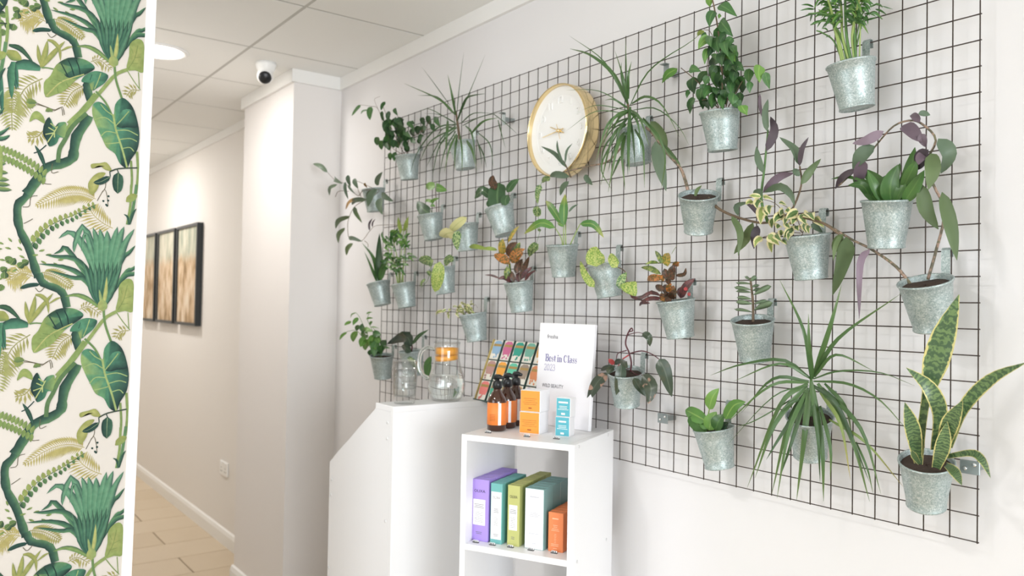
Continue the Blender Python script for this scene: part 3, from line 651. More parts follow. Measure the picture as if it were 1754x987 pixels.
serif('Best in Class', 0.0205, 0.1235, 0.030, 0.185, INKV)
serif('2023', 0.0185, 0.045, 0.027, 0.158, mat('pale violet ink', '8f89b8', 0.7))

# ================================================================ JUG, GLASSES, TEA
PJ = onplane(770, 687.5, 2, ZD); PJ.x = -1.534
def hfit(px_, y0, y1, p): return (y1-y0)*depth(p)/F_PX
jug = empty('water_jug', PJ, 'glass water jug with orange lid band on the desk top', 'jug')
MJ = Matrix.Translation(PJ)
outer = [(0.0001, 0.0008), (0.043, 0.0008), (0.052, 0.012), (0.0605, 0.035), (0.0615, 0.055), (0.057, 0.08), (0.049, 0.105), (0.0425, 0.13), (0.0405, 0.15), (0.0415, 0.175), (0.043, 0.19)]
inner = [(r-0.0028, z) for r, z in outer[2:]]; inner = list(reversed(inner))+[(0.042, 0.0075), (0.0001, 0.007)]
MB().lathe(outer+inner, 40, 0, MJ).build('glass_body', GLASS, jug, True)
win = [(0.0001, 0.0072), (0.0418, 0.0077), (0.0495, 0.0125)]+[(r-0.003, z) for r, z in outer[3:5]]+[(0.0525, 0.083), (0.0001, 0.083)]
MB().lathe(win, 40, 0, MJ).build('water', WATER, jug, True)
LID = mat('orange lid silicone', 'f2a527', 0.35)
lid = MB().lathe([(0.0374, 0.15), (0.0374, 0.16), (0.0376, 0.171), (0.033, 0.171), (0.033, 0.15)], 32, 0, MJ, True).build('lid_band', LID, jug, True)
MB().lathe([(0.0376, 0.133), (0.0376, 0.1475), (0.033, 0.1475), (0.033, 0.133)], 32, 0, MJ @ Matrix.Translation((0, 0.016, 0)) @ Matrix.Rotation(0.12, 4, 'X'), True).build('lid_band', LID, jug, True)
MB().lathe([(0.0001, 0.186), (0.037, 0.186), (0.039, 0.196), (0.036, 0.202), (0.0001, 0.203)], 32, 0, MJ).build('lid_top', GLASS, jug, True)
hd = Vector((-0.60, -0.80, 0)); hp = [(0.040, 0.165), (0.062, 0.172), (0.083, 0.158), (0.090, 0.13), (0.086, 0.098), (0.072, 0.078), (0.0585, 0.073)]
MB().tube(spline([PJ+hd*a+Vector((0, 0, z)) for a, z in hp], 18), 0.0062, 10).build('handle', SOLID, jug, True)
PG = onplane(690.5, 691, 2, ZD); PG.x = -1.53
for k, lab in enumerate(('bottom drinking glass of the stack beside the jug', 'middle drinking glass of the stack beside the jug', 'top drinking glass of the stack beside the jug')):
    M = Matrix.Translation(PG+Vector((0, 0, 0.0006+0.0235*k)))
    o_ = [(0.0001, 0), (0.031, 0), (0.033, 0.003), (0.0395, 0.085), (0.0405, 0.086)]
    i_ = [(0.0405, 0.0866), (0.0385, 0.0866), (0.0345, 0.035), (0.0325, 0.0225), (0.0001, 0.0223)]
    tag(MB().lathe(o_[:-1]+i_[1:], 32, 0, M).build('drinking_glass', GLASS, None, True), lab, 'glass', 'stacked drinking glasses on the desk')

# tea display: three tiers of packets leaning back towards the wall
PT = onplane(824, 683.5, 2, ZD); PT.z = ZD+0.001
TA = math.radians(1); TM = frame(Vector((PT.x, PT.y, PT.z)), TA, math.radians(21))
TFR = mat('dark green card', '2f4a44', 0.6); TGO = mat('pale gold card', 'b9a463', 0.5)
TEAY = max((TM @ Vector((x, 0.034, z))).y for x in (0, 0.29) for z in (0, 0.215)); PT.y -= max(0, TEAY+0.006); TM = frame(Vector((PT.x, PT.y, PT.z)), TA, math.radians(21))
rack = empty('tea_rack', PT, 'leaning tea packet rack on the desk end behind the bottles', 'rack')
TW, THT, NC = 0.058, 0.071, 5
MB().box((-0.004, 0.030, 0), (TW*NC+0.004, 0.034, THT*3+0.004), 0, TM).build('back_board', TFR, rack)
for k in range(NC+1): MB().box((k*TW-0.0015, 0.004, 0), (k*TW+0.0005, 0.030, THT*3), 0, TM).build('divider', TFR if k else TGO, rack)
for k in range(3): MB().box((0.0005, 0.006, k*THT), (TW*NC-0.0015, 0.030, k*THT+0.0015), 0, TM).build('tier', TFR, rack)
MB().box((-0.0015, 0.0, 0), (TW*NC, 0.006, 0.003), 0, TM).build('front_lip', TFR, rack)
tea = [['e8807a', '4aa58a', '2f6f5d', 'c9a06a', '8f7ab0'], ['b58a83', 'f0a53a', '5fc0a0', '9a8a7a', 'd98a5a'], ['8fb2cf', 'c9648f', '1f9b86', '6fae9a', 'd9a55a']]
tnm = [['coral', 'sea green', 'dark green', 'tan', 'lilac'], ['brown', 'amber', 'mint', 'grey', 'apricot'], ['blue', 'magenta', 'emerald', 'pale green', 'ochre']]
for r in range(3):
    for c in range(NC):
        lab = '%s tea packet in the %s row of the tea rack' % (tnm[r][c], ['bottom', 'middle', 'top'][r])
        z0 = r*THT+0.0018; M = TM @ Matrix.Translation((c*TW+0.0022, 0.009-0.002*r*0, z0)); wd, ht = TW-0.006, THT-0.003
        t = empty('tea_packet', M @ Vector((wd/2, 0.012, 0)), lab, 'tea packet', 'tea packets in the rack')
        MB().bbox((0, 0, 0), (wd, 0.018, ht), 0.0008, 0, M).build('packet', mat('tea cream', 'e9e4d8', 0.5), t)
        cm = mat('tea '+tea[r][c], tea[r][c], 0.5)
        f = MB(); ring_ = [(0.16, 0.3), (0.84, 0.3), (0.95, 0.55), (0.9, 0.86), (0.72, 0.96), (0.3, 0.96), (0.1, 0.86), (0.05, 0.55)]
        f.add([M @ Vector((wd*a, -0.0004, ht*b_)) for a, b_ in ring_], [tuple(range(8))]); f.build('colour_panel', cm, t)
        MB().box((wd*0.1, -0.0008, ht*0.68), (wd*0.9, -0.0003, ht*0.8), 0, M).build('gold_band', mat('gold print', 'a98a4a', 0.4), t)
        g = MB()
        for q in range(5): 
            a = random.uniform(0.15, 0.8); b_ = random.uniform(0.08, 0.32); g.lathe([(0.0001, 0), (0.004, 0), (0.004, 0.0003), (0.0001, 0.0003)], 8, 0, M @ Matrix.Translation((wd*a, -0.0006, ht*b_)) @ Matrix.Rotation(math.pi/2, 4, 'X'))
        g.build('fruit_print', cm, t)

#PLANTS_BEGIN
# ================================================================ POTTED PLANTS
FR = dict(A=(530,160,7.05), B=(530,270,5.195), C=(640,160,7.05), D=(690,80,4.29), E=(580,370,6.17), F=(570,520,7.05), G=(700,300,4.486), H=(740,500,9.87), I=(820,360,7.05), J=(890,280,6.17), K=(970,60,3.655), L=(1130,0,4.935), M=(1370,0,8.225), N=(1060,420,8.225), O=(1240,310,5.485), Q=(1220,480,2.597), R=(1080,160,3.525), S=(1390,180,2.348), T=(960,400,3.085), U=(1140,480,2.35), V=(1450,480,2.1), W=(700,280,3.525), X=(880,60,3.527), Y=(1010,560,6.17))
SH = dict(lance=(0.55, 0.85), ovate=(0.5, 0.8), acum=(0.6, 1.15), heart=(0.28, 0.72), round=(0.42, 0.45), spat=(0.8, 0.4), oblong=(0.4, 0.5))
def prof_w(shape, t):
    if shape == 'strap': return min(1.0, 0.55+t*2.2)*(1-max(0, t-0.35)/0.65)**0.8 if t < 1 else 0
    if shape == 'sword':
        u = min(1, max(0, (t-0.36)/0.24)); u = u*u*(3-2*u); return (0.34+0.66*u)*(1 if t < 0.68 else max(0, 1-((t-0.68)/0.32)**1.6))
    if shape == 'blade': return (0.55+0.45*min(1, t/0.45))*(1 if t < 0.55 else max(0, 1-((t-0.55)/0.45)**1.7))
    a, b = SH[shape]; tm = a/(a+b)
    return (t**a*(1-t)**b)/(tm**a*(1-tm)**b)
RNG = random.Random(11)
def leaf(parent, pts, wid, m, shape='lance', fold=0.22, roll=None, n=6, thick=0.0006, name='leaf', twist=0.0):
    n = n if n > 6 or wid < 0.008 else 8
    """pts: world points base..tip, wid: metres across"""
    P = spline(pts, n); roll = RNG.uniform(-0.55, 0.55) if roll is None else roll
    vs, uv = [], []; ring = thick > 0.002; ph = RNG.uniform(0, 6)
    nP = len(P); wid = wid/max(0.6, math.cos(roll))
    for i, p in enumerate(P):
        t = i/(nP-1); T = (P[min(i+1, nP-1)]-P[max(i-1, 0)]).normalized()
        V = (CAM-p).normalized(); V = (V - T*V.dot(T))
        if V.length < 1e-4: V = T.orthogonal()
        V.normalize(); S = T.cross(V); a = roll+twist*(t-0.3)
        Nn = V*math.cos(a)+S*math.sin(a); S = S*math.cos(a)-V*math.sin(a)
        hw = wid*0.5*max(prof_w(shape, t), 0.03)
        if ring: vs += [p-S*hw+Nn*hw*fold, p+Nn*thick, p+S*hw+Nn*hw*fold, p-Nn*thick]; uv += [(0, t), (0.5, t), (1, t), (0.5, t)]
        else:
            wv = Nn*hw*0.12*math.sin(t*9+ph)          # slightly wavy margins
            q = [p-S*hw+Nn*hw*fold+wv, p, p+S*hw+Nn*hw*fold-wv]; th = Nn*0.0004
            vs += q+[x-th for x in q]; uv += [(0, t), (0.5, t), (1, t)]*2
    fs = []
    for i in range(nP-1):
        if ring:
            for k in range(4): fs.append((i*4+k, i*4+(k+1) % 4, i*4+4+(k+1) % 4, i*4+4+k))
        else:
            a, b = i*6, i*6+6; fs += [(a, a+1, b+1, b), (a+1, a+2, b+2, b+1), (a+4, a+3, b+3, b+4), (a+5, a+4, b+4, b+5)]
    return obj(name, vs, fs, m, parent, True, uv)
def stem(parent, fr, pts, wpx, m, off=0.055, name='stem', n=None, taper=0.7):
    """pts in zoom coordinates of frame fr, optional third value = metres off the grid"""
    x0, y0, s = FR[fr]
    W = [at(x0+p[0]/s, y0+p[1]/s, p[2] if len(p) > 2 else off) for p in pts]
    n = n or max(4, 4*(len(W)-1)); P = spline(W, n)
    rad = [0.5*wpx/s*depth(p)/F_PX*(1-(1-taper)*i/n) for i, p in enumerate(P)]
    return MB().tube(P, rad, 6).build(name, m, parent, True)
def lv(parent, fr, m, data, shape='lance', base=0.055, spread=0.035, bow=0.1, fold=0.22, roll=None, n=6, thick=0.0006, out=0.0, wk=1.0, bump=0.012):
    """data rows: (width, x0,y0, x1,y1[, x2,y2 ...]) in zoom coordinates; the leaf runs base -> tip"""
    x0, y0, s = FR[fr]
    for d in data:
        d = list(d); mm = LM[m]; sh = shape
        while isinstance(d[-1], str):
            q = d.pop()
            if q in LM: mm = LM[q]
            else: sh = q
        wpx = d[0]; xy = [(d[i], d[i+1]) for i in range(1, len(d), 2)]
        tipo = base+out+RNG.uniform(-spread, spread*1.2); k = len(xy)-1
        W = []
        for i, (x, y) in enumerate(xy):
            o = max(0.012, base+(tipo-base)*i/k + (bump*math.sin(math.pi*min(1, 0.3+i/k*0.7))))
            W.append(at(x0+x/s, y0+y/s, o))
        if len(W) == 2:
            L = (W[1]-W[0]).length; md = (W[0]+W[1])*0.5+Vector((0, -bow*L, bow*0.5*L)); W = [W[0], md, W[1]]
        leaf(parent, W, wk*wpx/s*depth(W[len(W)//2])/F_PX, mm, sh, fold, roll, n, thick)
# ---- pot
RTOP, RBOT, PH = 0.0475, 0.0345, 0.097
def pot_mesh():
    b = MB()
    o_ = [(0.0001, 0.003), (RBOT-0.003, 0.003), (RBOT-0.001, 0.0), (RBOT+0.0012, 0.001), (RBOT+0.001, 0.004), (RBOT, 0.0055)]
    o_ += [(RBOT+(RTOP-RBOT)*k/4, 0.006+(PH-0.011)*k/4) for k in range(1, 5)]
    o_ += [(RTOP+0.0022, PH-0.004), (RTOP+0.0026, PH-0.0018), (RTOP+0.0016, PH), (RTOP-0.0004, PH-0.001), (RTOP-0.0012, PH-0.005), (RTOP-0.0045, PH-0.03), (0.0001, PH-0.031)]
    b.lathe(o_, 32); me = bpy.data.meshes.new('pot'); me.from_pydata([tuple(v) for v in b.v], [], b.f); me.materials.append(GALV)
    me.polygons.foreach_set('use_smooth', [True]*len(me.polygons)); return me
POT = pot_mesh()
def soil_mesh():
    rr = random.Random(3); b = MB(); r0 = RTOP-0.0035
    rings = [(r0+0.0012, PH-0.011), (r0*0.7, PH-0.0095), (r0*0.35, PH-0.009), (0.0001, PH-0.0088)]
    b.lathe(rings, 16); b.v = [v+Vector((0, 0, rr.uniform(-0.0015, 0.0015))) for v in b.v]
    me = bpy.data.meshes.new('soil'); me.from_pydata([tuple(v) for v in b.v], [], b.f); me.materials.append(SOIL); return me
SOILM = soil_mesh()
def plant(px, label, name='potted_plant', hookdx=0.02, cat='plant', lean=None, soil=True):
    a, b, c, d, e, f_, g, h = px
    for kw, nm in (('palm', 'potted_palm'), ('fig', 'potted_fig'), ('dracaena', 'potted_dracaena'), ('spiderwort', 'potted_spiderwort'), ('snake', 'potted_snake_plant'), ('jade', 'potted_jade_plant'), ('croton', 'potted_croton'), ('philodendron', 'potted_philodendron'), ('pothos', 'potted_pothos'), ('rubber', 'potted_rubber_plant'), ('lily', 'potted_lily')):
        if kw in label: name = nm; break
    yr, yb = -(RTOP+0.0075), -(RBOT+0.0075)
    if lean is not None: yr = min(yr, yb-lean)
    Rm = onplane((a+c)/2, (b+d)/2, 1, yr); Bm = onplane((e+g)/2, (f_+h)/2, 1, yb)
    ax = Rm-Bm; ax.y = yr-yb
    if lean is not None: ax.y = -lean
    ax.normalize()
    base = Rm-ax*PH
    t = empty(name, base, label, cat, 'plants in galvanised pots hung on the wire grid')
    q = Vector((0, 0, 1)).rotation_difference(ax)
    p = bpy.data.objects.new('pot', POT); COL.objects.link(p); p.parent = t; p.rotation_mode = 'QUATERNION'; p.rotation_quaternion = q
    if soil:
        s_ = bpy.data.objects.new('soil', SOILM); COL.objects.link(s_); s_.parent = t; s_.rotation_mode = 'QUATERNION'; s_.rotation_quaternion = q
    # hook strap: from the rear rim up over the next horizontal wire
    zr = Rm.z; k = math.floor((ZT-zr-0.02)/0.05); zw = ZT-0.05*max(k, 0); x = Rm.x+hookdx*0.3
    yb_ = -0.0062; w2 = 0.0085
    path = [(-0.0085, zr-0.012), (yb_-0.0005, zr+0.006), (yb_, zw+0.0015), (-0.002, zw+0.0062), (0.0045, zw+0.005), (0.0065, zw-0.004), (0.0065, zw-0.011)]
    hb = MB(); vs = []
    for i, (y, z) in enumerate(path):
        y2, z2 = path[min(i+1, len(path)-1)]; y1, z1 = path[max(i-1, 0)]; dy, dz = y2-y1, z2-z1; L = math.hypot(dy, dz) or 1; ny, nz = -dz/L*0.0006, dy/L*0.0006
        vs += [(x-w2, y+ny, z+nz), (x+w2, y+ny, z+nz), (x+w2, y-ny, z-nz), (x-w2, y-ny, z-nz)]
    fs = [(i*4+j, i*4+(j+1) % 4, i*4+4+(j+1) % 4, i*4+4+j) for i in range(len(path)-1) for j in range(4)]+[(3, 2, 1, 0), tuple(range(len(path)*4-4, len(path)*4))]
    hb.add(vs, fs)
    me = bpy.data.meshes.new('hook'); me.from_pydata([tuple(v-base) for v in hb.v], [], hb.f); me.materials.append(GALV)
    ho = bpy.data.objects.new('hook', me); COL.objects.link(ho); ho.parent = t
    return t
# 1 parlour palm, top right
t = plant((1417,116,1497,100,1441,193,1496,185), 'leafy parlour palm in the topmost pot at the right of the grid')
for pts, wd, m_ in (([(600,885),(530,560),(430,150),(390,-120)],46,STEML),([(625,880),(560,600),(500,380),(420,60,0.09),(330,-120,0.1)],40,STEML),([(695,860),(600,500),(590,200),(560,-140)],42,STEML),([(720,840),(660,520),(640,100),(650,-150)],46,STEMG),([(770,840),(740,500),(800,150,0.08),(860,-80,0.1)],46,STEML),([(790,830),(775,560),(760,200),(740,-120)],38,STEMG),([(840,830),(850,450),(850,100),(960,-60)],22,STEML),([(600,870),(480,580),(330,470,0.1),(235,432,0.12)],26,STEMG),([(660,860),(560,460),(380,300,0.09),(150,350,0.1)],24,STEMG),([(640,700),(480,330),(330,190,0.1),(120,190,0.12)],22,STEMG),([(800,640),(900,280),(1050,160,0.08),(1160,270,0.1)],20,STEMG),([(780,600),(880,200),(1050,70,0.06),(1165,95,0.07)],18,STEMG)): stem(t, 'M', pts, wd, m_)
rp = random.Random(5)
dat = []
for i in range(150):
    cx_ = rp.gauss(640, 190); cy_ = rp.uniform(-190, 330); 
    if abs(cx_-640) > 330 or (cy_ > 180 and abs(cx_-600) > 240): continue
    a = rp.uniform(-0.5, 0.9)+(0 if cx_ > 620 else math.pi-0.3); L = rp.uniform(110, 210)
    dat.append((rp.uniform(24, 40), cx_, cy_, cx_+L*0.55*math.cos(a), cy_+L*0.4*math.sin(a)-15, cx_+L*math.cos(a), cy_+L*math.sin(a)+rp.uniform(0, 60), rp.choice(['palm', 'palm', 'palm', 'fresh'])))
dat += [(26,200,100,110,65,20,70),(26,210,130,110,125,0,150),(28,260,190,150,200,60,230),(26,170,190,160,240,145,310),(30,330,290,230,310,150,350),(24,330,470,280,445,235,432),(20,400,440,360,400,310,405),(22,430,500,400,510,365,525),(26,900,200,990,190,1080,235),(30,1000,170,1090,200,1160,275),(26,1060,130,1140,150,1225,210),(24,1010,100,1080,55,1140,75,1165,110),(26,930,280,1010,265,1090,240),(28,920,210,950,260,960,350),(26,870,330,900,290,960,270),(14,1160,85,1240,110,1316,130)]
lv(t, 'M', 'palm', dat, spread=0.05, fold=0.15)
# 2 weeping fig, top
t = plant((1201,191,1265,189,1215,260,1261,258), 'bushy green weeping fig in a pot right of the clock, above the wire grid centre')
for pts, wd in (([(520,915),(530,650),(500,300),(460,60),(440,-20)],16),([(490,912),(400,800),(330,700),(180,575)],11),([(560,905),(640,600),(800,560),(845,550)],10),([(500,912),(440,760),(400,600),(430,330)],9),([(580,905),(690,700),(760,590)],9),([(400,840),(290,860)],8),([(520,600),(440,290),(375,250)],7)): stem(t, 'L', pts, wd, STEMB)
lv(t, 'L', 'ficus', [(60,425,-30,425,60,'fresh'),(75,505,40,655,140),(72,460,90,420,230),(28,515,122,500,158,'fresh'),(85,512,175,620,310),(75,455,260,550,300),(85,490,310,500,450),(60,435,305,435,400),(70,425,310,325,415,'fresh'),(40,395,285,350,340),(40,375,262,320,305,'palml'),(55,415,405,380,545,'fresh'),(75,550,330,580,480),(80,590,440,640,520,'fresh'),(70,540,400,600,500),(50,445,485,520,490),(70,520,500,450,560,'ficusd'),(70,480,600,485,750),(70,590,560,590,690),(85,530,640,500,740,'ficusd'),(70,600,540,660,620),(70,660,560,715,600),(85,660,670,650,790),(80,720,660,700,790),(70,760,580,755,710),(80,845,550,845,700,'fresh'),(60,895,610,930,755),(60,150,580,20,705,'fresh'),(60,250,585,350,605),(60,395,600,335,715),(85,285,650,295,795),(70,360,750,345,870),(55,300,835,255,965),(50,390,855,420,925,'ficusd'),(70,460,835,440,920,'ficusd'),(70,600,700,620,820,'ficusd'),(70,560,760,550,840,'ficusd'),(80,630,790,620,900),(70,640,860,690,920,'ficusd'),(70,690,890,740,975,'fresh'),(60,480,740,480,800,'ficusd'),(50,770,690,760,790),(60,420,650,380,720),(36,250,765,230,830),(70,620,520,560,600,'ficusd'),(70,580,640,600,740,'ficusd'),(70,480,560,430,640,'ficusd'),(75,640,600,620,700,'ficusd'),(70,540,450,530,560,'ficusd')], 'acum', spread=0.045, wk=1.15)
rp = random.Random(21); dat = []
for i in range(34):
    y = rp.uniform(330, 860); hw = 60+130*(y-300)/560; x = 540+rp.uniform(-hw, hw); a = rp.uniform(0.9, 2.3); L = rp.uniform(90, 130)
    dat.append((rp.uniform(60, 80), x, y-40, x+L*math.cos(a), y-40+L*math.sin(a), rp.choice(['ficus', 'ficusd', 'ficusd'])))
lv(t, 'L', 'ficus', dat, 'acum', spread=0.05, base=0.045)
# 3 dracaena beside the clock
t = plant((1058,222,1112,220,1075,292,1115,288), 'spiky dracaena with drooping straps beside the gold clock')
stem(t, 'K', [(400,620),(395,540),(385,430)], 22, STEMB)
lv(t, 'K', 'drac', [(24,385,430,290,240,150,125,20,85),(15,385,430,360,280,305,100),(9,378,400,375,200,370,10),(18,388,400,388,260,408,165),(13,380,420,345,260,345,170),(9,380,430,240,170,20,5),(9,400,440,490,260,600,155,768,50,860,-24),(11,385,460,300,405,240,408),(6,385,450,200,350,0,345),(6,380,470,200,440,100,470),(6,370,490,180,480,0,600),(24,400,450,390,700,395,860),(20,385,470,260,560,185,790),(22,375,560,290,640,215,940),(26,375,600,320,700,262,985),(22,370,600,350,750,368,970),(18,430,590,480,700,490,960),(16,410,430,500,385,600,440,710,640),(8,420,470,560,460,700,570,768,690),(18,415,480,470,530,560,620),(18,480,520,580,640,620,780,590,980),(13,360,560,240,700,215,860),(11,330,600,220,820,290,980),(14,340,760,310,830,280,900),(14,610,690,680,770,720,830),(12,380,520,300,560,230,640),(10,370,540,280,600,200,720),(9,400,540,440,500,480,560),(16,380,600,300,720,260,860,'draca'),(14,395,620,385,760,385,880,'draca'),(14,400,600,350,640,250,760,'draca'),(18,390,480,330,520,270,640),(18,395,470,300,520,225,700),(16,400,480,450,560,470,760),(16,405,470,460,520,520,700),(18,385,520,330,600,300,800,'draca'),(16,400,520,420,660,430,830,'draca')], 'strap', spread=0.045, out=0.05, bump=0.045, roll=0.2, n=10, fold=0.3)
# 4 spiderwort with long vines, centre right
t = plant((1165,333,1228,333,1173,403,1220,401), 'trailing purple and green spiderwort with a thick jointed stem, middle of the grid', lean=0.033)
stem(t, 'R', [(355,628),(335,540),(300,450),(220,360),(120,230),(40,205),(-120,400,0.05),(-260,440,0.06),(-420,480,0.075)], 22, STEMP, taper=0.35)
stem(t, 'R', [(470,632),(545,705),(700,765),(830,780),(960,720),(1030,560),(1022,440)], 20, STEMB, taper=0.5); stem(t, 'R', [(830,780),(790,640),(810,440),(830,220)], 20, STEMG, taper=0.5)
stem(t, 'R', [(960,725),(1150,780,0.1),(1260,850,0.1)], 20, STEMB)
lv(t, 'R', 'greyg', [(72,120,170,190,260,205,400),(76,150,290,175,430,215,590,'grey'),(30,210,320,250,370,300,430),(22,390,630,430,555),(20,780,0,785,90,815,180,'purple'),(40,825,230,815,120,830,35,'grey'),(54,820,350,870,230,845,140,'dkp'),(42,800,480,770,400,760,320,'grey'),(50,800,600,890,510,990,480,'purple'),(50,800,600,740,600,'grey'),(46,805,600,900,560,970,610,990,680,'grey'),(32,650,740,640,680,720,655,'grey'),(30,800,760,740,690,690,655,'dkp'),(46,1015,430,990,340,900,265,'grey'),(32,1020,440,1035,340,1075,265,'dkp'),(48,1030,550,1080,470,1150,395,'greyg'),(36,1020,500,985,455,'grey'),(42,610,740,660,840,650,980),(58,740,780,690,880,625,970),(52,770,800,745,940,'dkp'),(36,1090,790,1160,840,'grey'),(30,1270,860,1240,920,1225,1010,'greyg')], 'lance', spread=0.03, fold=0.35, n=8)
lv(t, 'J', 'grey', [(72,530,140,320,140),(58,520,190,430,340),(62,690,120,770,230)], base=0.085, fold=0.3, spread=0.01)
lv(t, 'X', 'grey', [(26,315,800,250,720,165,672),(15,300,780,262,635),(14,310,780,320,700,355,655)], base=0.085, spread=0.008, fold=0.3)
stem(t, 'X', [(345,860,0.08),(320,800,0.085),(300,760,0.085)], 10, STEMB)
# 5 aspidistra-like
t = plant((1477,342,1561.6,342,1488,427,1548.4,427), 'upright glossy dark green leafy plant in a straight hanging pot near the right edge', lean=0.013)
lv(t, 'S', 'broadd', [(60,300,395,270,315,190,253),(54,262,392,220,335,165,292),(70,318,395,318,320,347,240),(64,345,395,392,300,416,170),(52,372,392,412,330,454,262),(30,330,340,338,280,357,234),(50,280,370,292,320,300,282),(13,210,305,140,288,78,298),(46,365,340,400,270,425,222),(34,240,378,205,325,148,322),(40,352,390,385,330,410,262),(44,300,395,330,330,345,290),(40,290,390,255,330,225,262),(36,335,395,360,340,385,280),(30,310,390,285,350,262,300)], 'lance', spread=0.03, fold=0.3, n=8)
# 6 variegated fig
t = plant((1348,412,1416,393,1360,478,1418,470), 'cream edged variegated fig in a pot among the spiderwort vines')
for pts in ([(740,490),(600,350),(480,210),(300,160)],[(740,490),(780,330)],[(720,490),(560,480),(430,500)],[(735,490),(660,300),(530,210)],[(740,495),(720,530)],[(560,480),(400,520),(330,540)]): stem(t, 'O', pts, 8, STEMB)
lv(t, 'O', 'vari', [(40,350,150,235,140,'varl'),(36,370,155,470,180,'varl'),(70,345,180,310,260),(85,370,240,345,410,'varl'),(62,440,230,430,315),(46,275,195,205,222,'varl'),(75,560,320,470,395),(55,460,350,450,445),(80,700,290,580,360),(75,730,310,770,410),(80,800,295,850,370),(62,850,340,940,438,'varl'),(62,760,390,770,490),(50,800,420,800,495),(75,660,450,560,535),(50,540,460,540,520),(85,420,500,520,605,'varl'),(58,440,540,450,675,'varl'),(58,360,530,285,625,'varl'),(65,490,500,540,570),(50,560,540,590,600),(62,710,520,750,590),(70,740,570,805,670,'varl'),(30,520,200,590,230),(55,590,260,625,305),(62,560,280,530,330),(62,680,340,640,410),(50,600,340,570,415),(62,750,310,810,350),(60,600,400,620,450),(60,520,410,500,450),(60,680,420,700,470),(50,640,480,600,560),(60,410,260,410,330)], 'acum', spread=0.035, base=0.065, out=0.02, wk=1.2)
# 7 tilted spiderwort
t = plant((1540,491,1628.5,470,1570,565,1628,571), 'arching spiderwort with purple undersides in the tilted pot at the right edge', lean=0.033)
stem(t, 'S', [(468,702),(500,590),(535,430),(490,320),(465,230),(500,140),(450,80),(400,62),(330,85),(262,160),(200,240),(110,325)], 13, STEMP, taper=0.45, n=40); stem(t, 'S', [(405,730),(340,650),(240,580),(160,540),(60,480),(20,468)], 14, STEMP, taper=0.6)
lv(t, 'S', 'greyg', [(40,290,105,230,140,165,155,'lav'),(56,370,80,445,150,'purple'),(34,440,115,460,170,'purple'),(30,435,70,405,35,'purple'),(24,430,35,478,40,'grey'),(56,510,135,550,200,520,275,'grey'),(60,480,195,490,260,470,340,'greyg'),(56,445,320,465,420,510,500),(54,525,350,560,480,585,625),(54,470,180,430,260,'dkp'),(56,255,165,165,260,'grey'),(50,210,220,190,335,'purple'),(28,180,260,95,338,'dkp'),(28,235,580,195,640,192,862,'lav'),(62,140,530,125,620,85,765),(36,125,520,90,600),(40,450,200,430,240,'purple')], 'lance', spread=0.03, fold=0.35, n=8)
# 8 snake plant
t = plant((1539,785,1634.8,792,1552,868,1621,876), 'snake plant with yellow edged banded leaves in the bottom right pot', lean=0.03)
lv(t, 'V', 'snake', [(86,258,660,280,460,335,240,405,52,'sword'),(56,318,610,335,480,295,385,215,315),(54,256,650,238,540,210,440),(46,368,600,420,460,520,355,648,296),(60,345,620,370,520,418,433),(52,322,675,345,600,362,508),(30,362,634,450,622,490,650,518,712),(36,358,665,390,690,415,738),(22,262,660,235,612)], 'blade', spread=0.012, fold=0.35, n=12, roll=0.1, base=0.08, out=0.06)
# 9 big spiky dracaena, bottom
t = plant((1348.5,712,1425,712,1359,784,1416.6,792), 'large spiky dracaena with long drooping straps at the bottom of the grid', lean=0.032)
stem(t, 'Q', [(437,630),(437,540),(440,440)], 18, STEMG)
lv(t, 'Q', 'drac', [(24,445,440,430,300,428,150),(17,440,440,405,220,298,-5),(24,450,430,520,220,575,20),(19,455,430,560,260,840,60),(14,440,440,310,355,120,378,-10,425),(13,440,440,300,372,95,450),(15,430,450,270,440,130,590),(14,430,455,260,470,60,640),(22,425,460,300,560,155,925),(22,420,470,280,640,190,880),(24,430,480,340,640,265,950),(20,420,490,340,680,288,970),(28,430,490,410,700,375,980),(26,440,450,458,580,450,740),(24,460,530,490,760,495,985),(17,480,560,525,740,525,890),(17,480,500,570,640,615,890,'dracy'),(24,470,460,610,680,700,985),(17,500,460,590,560,620,680),(20,490,480,660,660,750,950),(10,640,720,690,840,715,950),(14,520,620,680,720,850,920,'dracy'),(13,450,450,600,460,740,530,870,670),(9,450,440,560,405,740,410,900,470),(14,455,430,550,332,720,405),(6,430,470,270,520,60,740),(6,420,490,200,620,100,655),(22,450,470,560,560,700,900,'draca'),(20,420,500,360,700,300,880,'draca'),(18,440,480,470,700,480,900,'draca'),(10,420,520,330,560,280,620,'draca'),(16,430,500,300,700,240,800,'draca')], 'strap', spread=0.045, out=0.05, bump=0.045, roll=0.15, n=10, fold=0.3)
# 10 small peperomia
t = plant((1187.7,740,1256,725,1208,801,1257,797), 'small bright green leafy cutting in the lowest middle pot')
stem(t, 'U', [(172,615),(170,560),(178,510)], 7, STEML)
lv(t, 'U', 'fresh', [(44,175,520,215,436),(56,168,570,80,522),(62,165,610,95,548,'broadd'),(52,175,605,205,530),(50,200,605,238,540,'broadd'),(48,240,560,275,505,322,490),(30,225,605,252,572,'rubberd'),(40,170,600,150,560)], 'ovate', spread=0.02, fold=0.3)
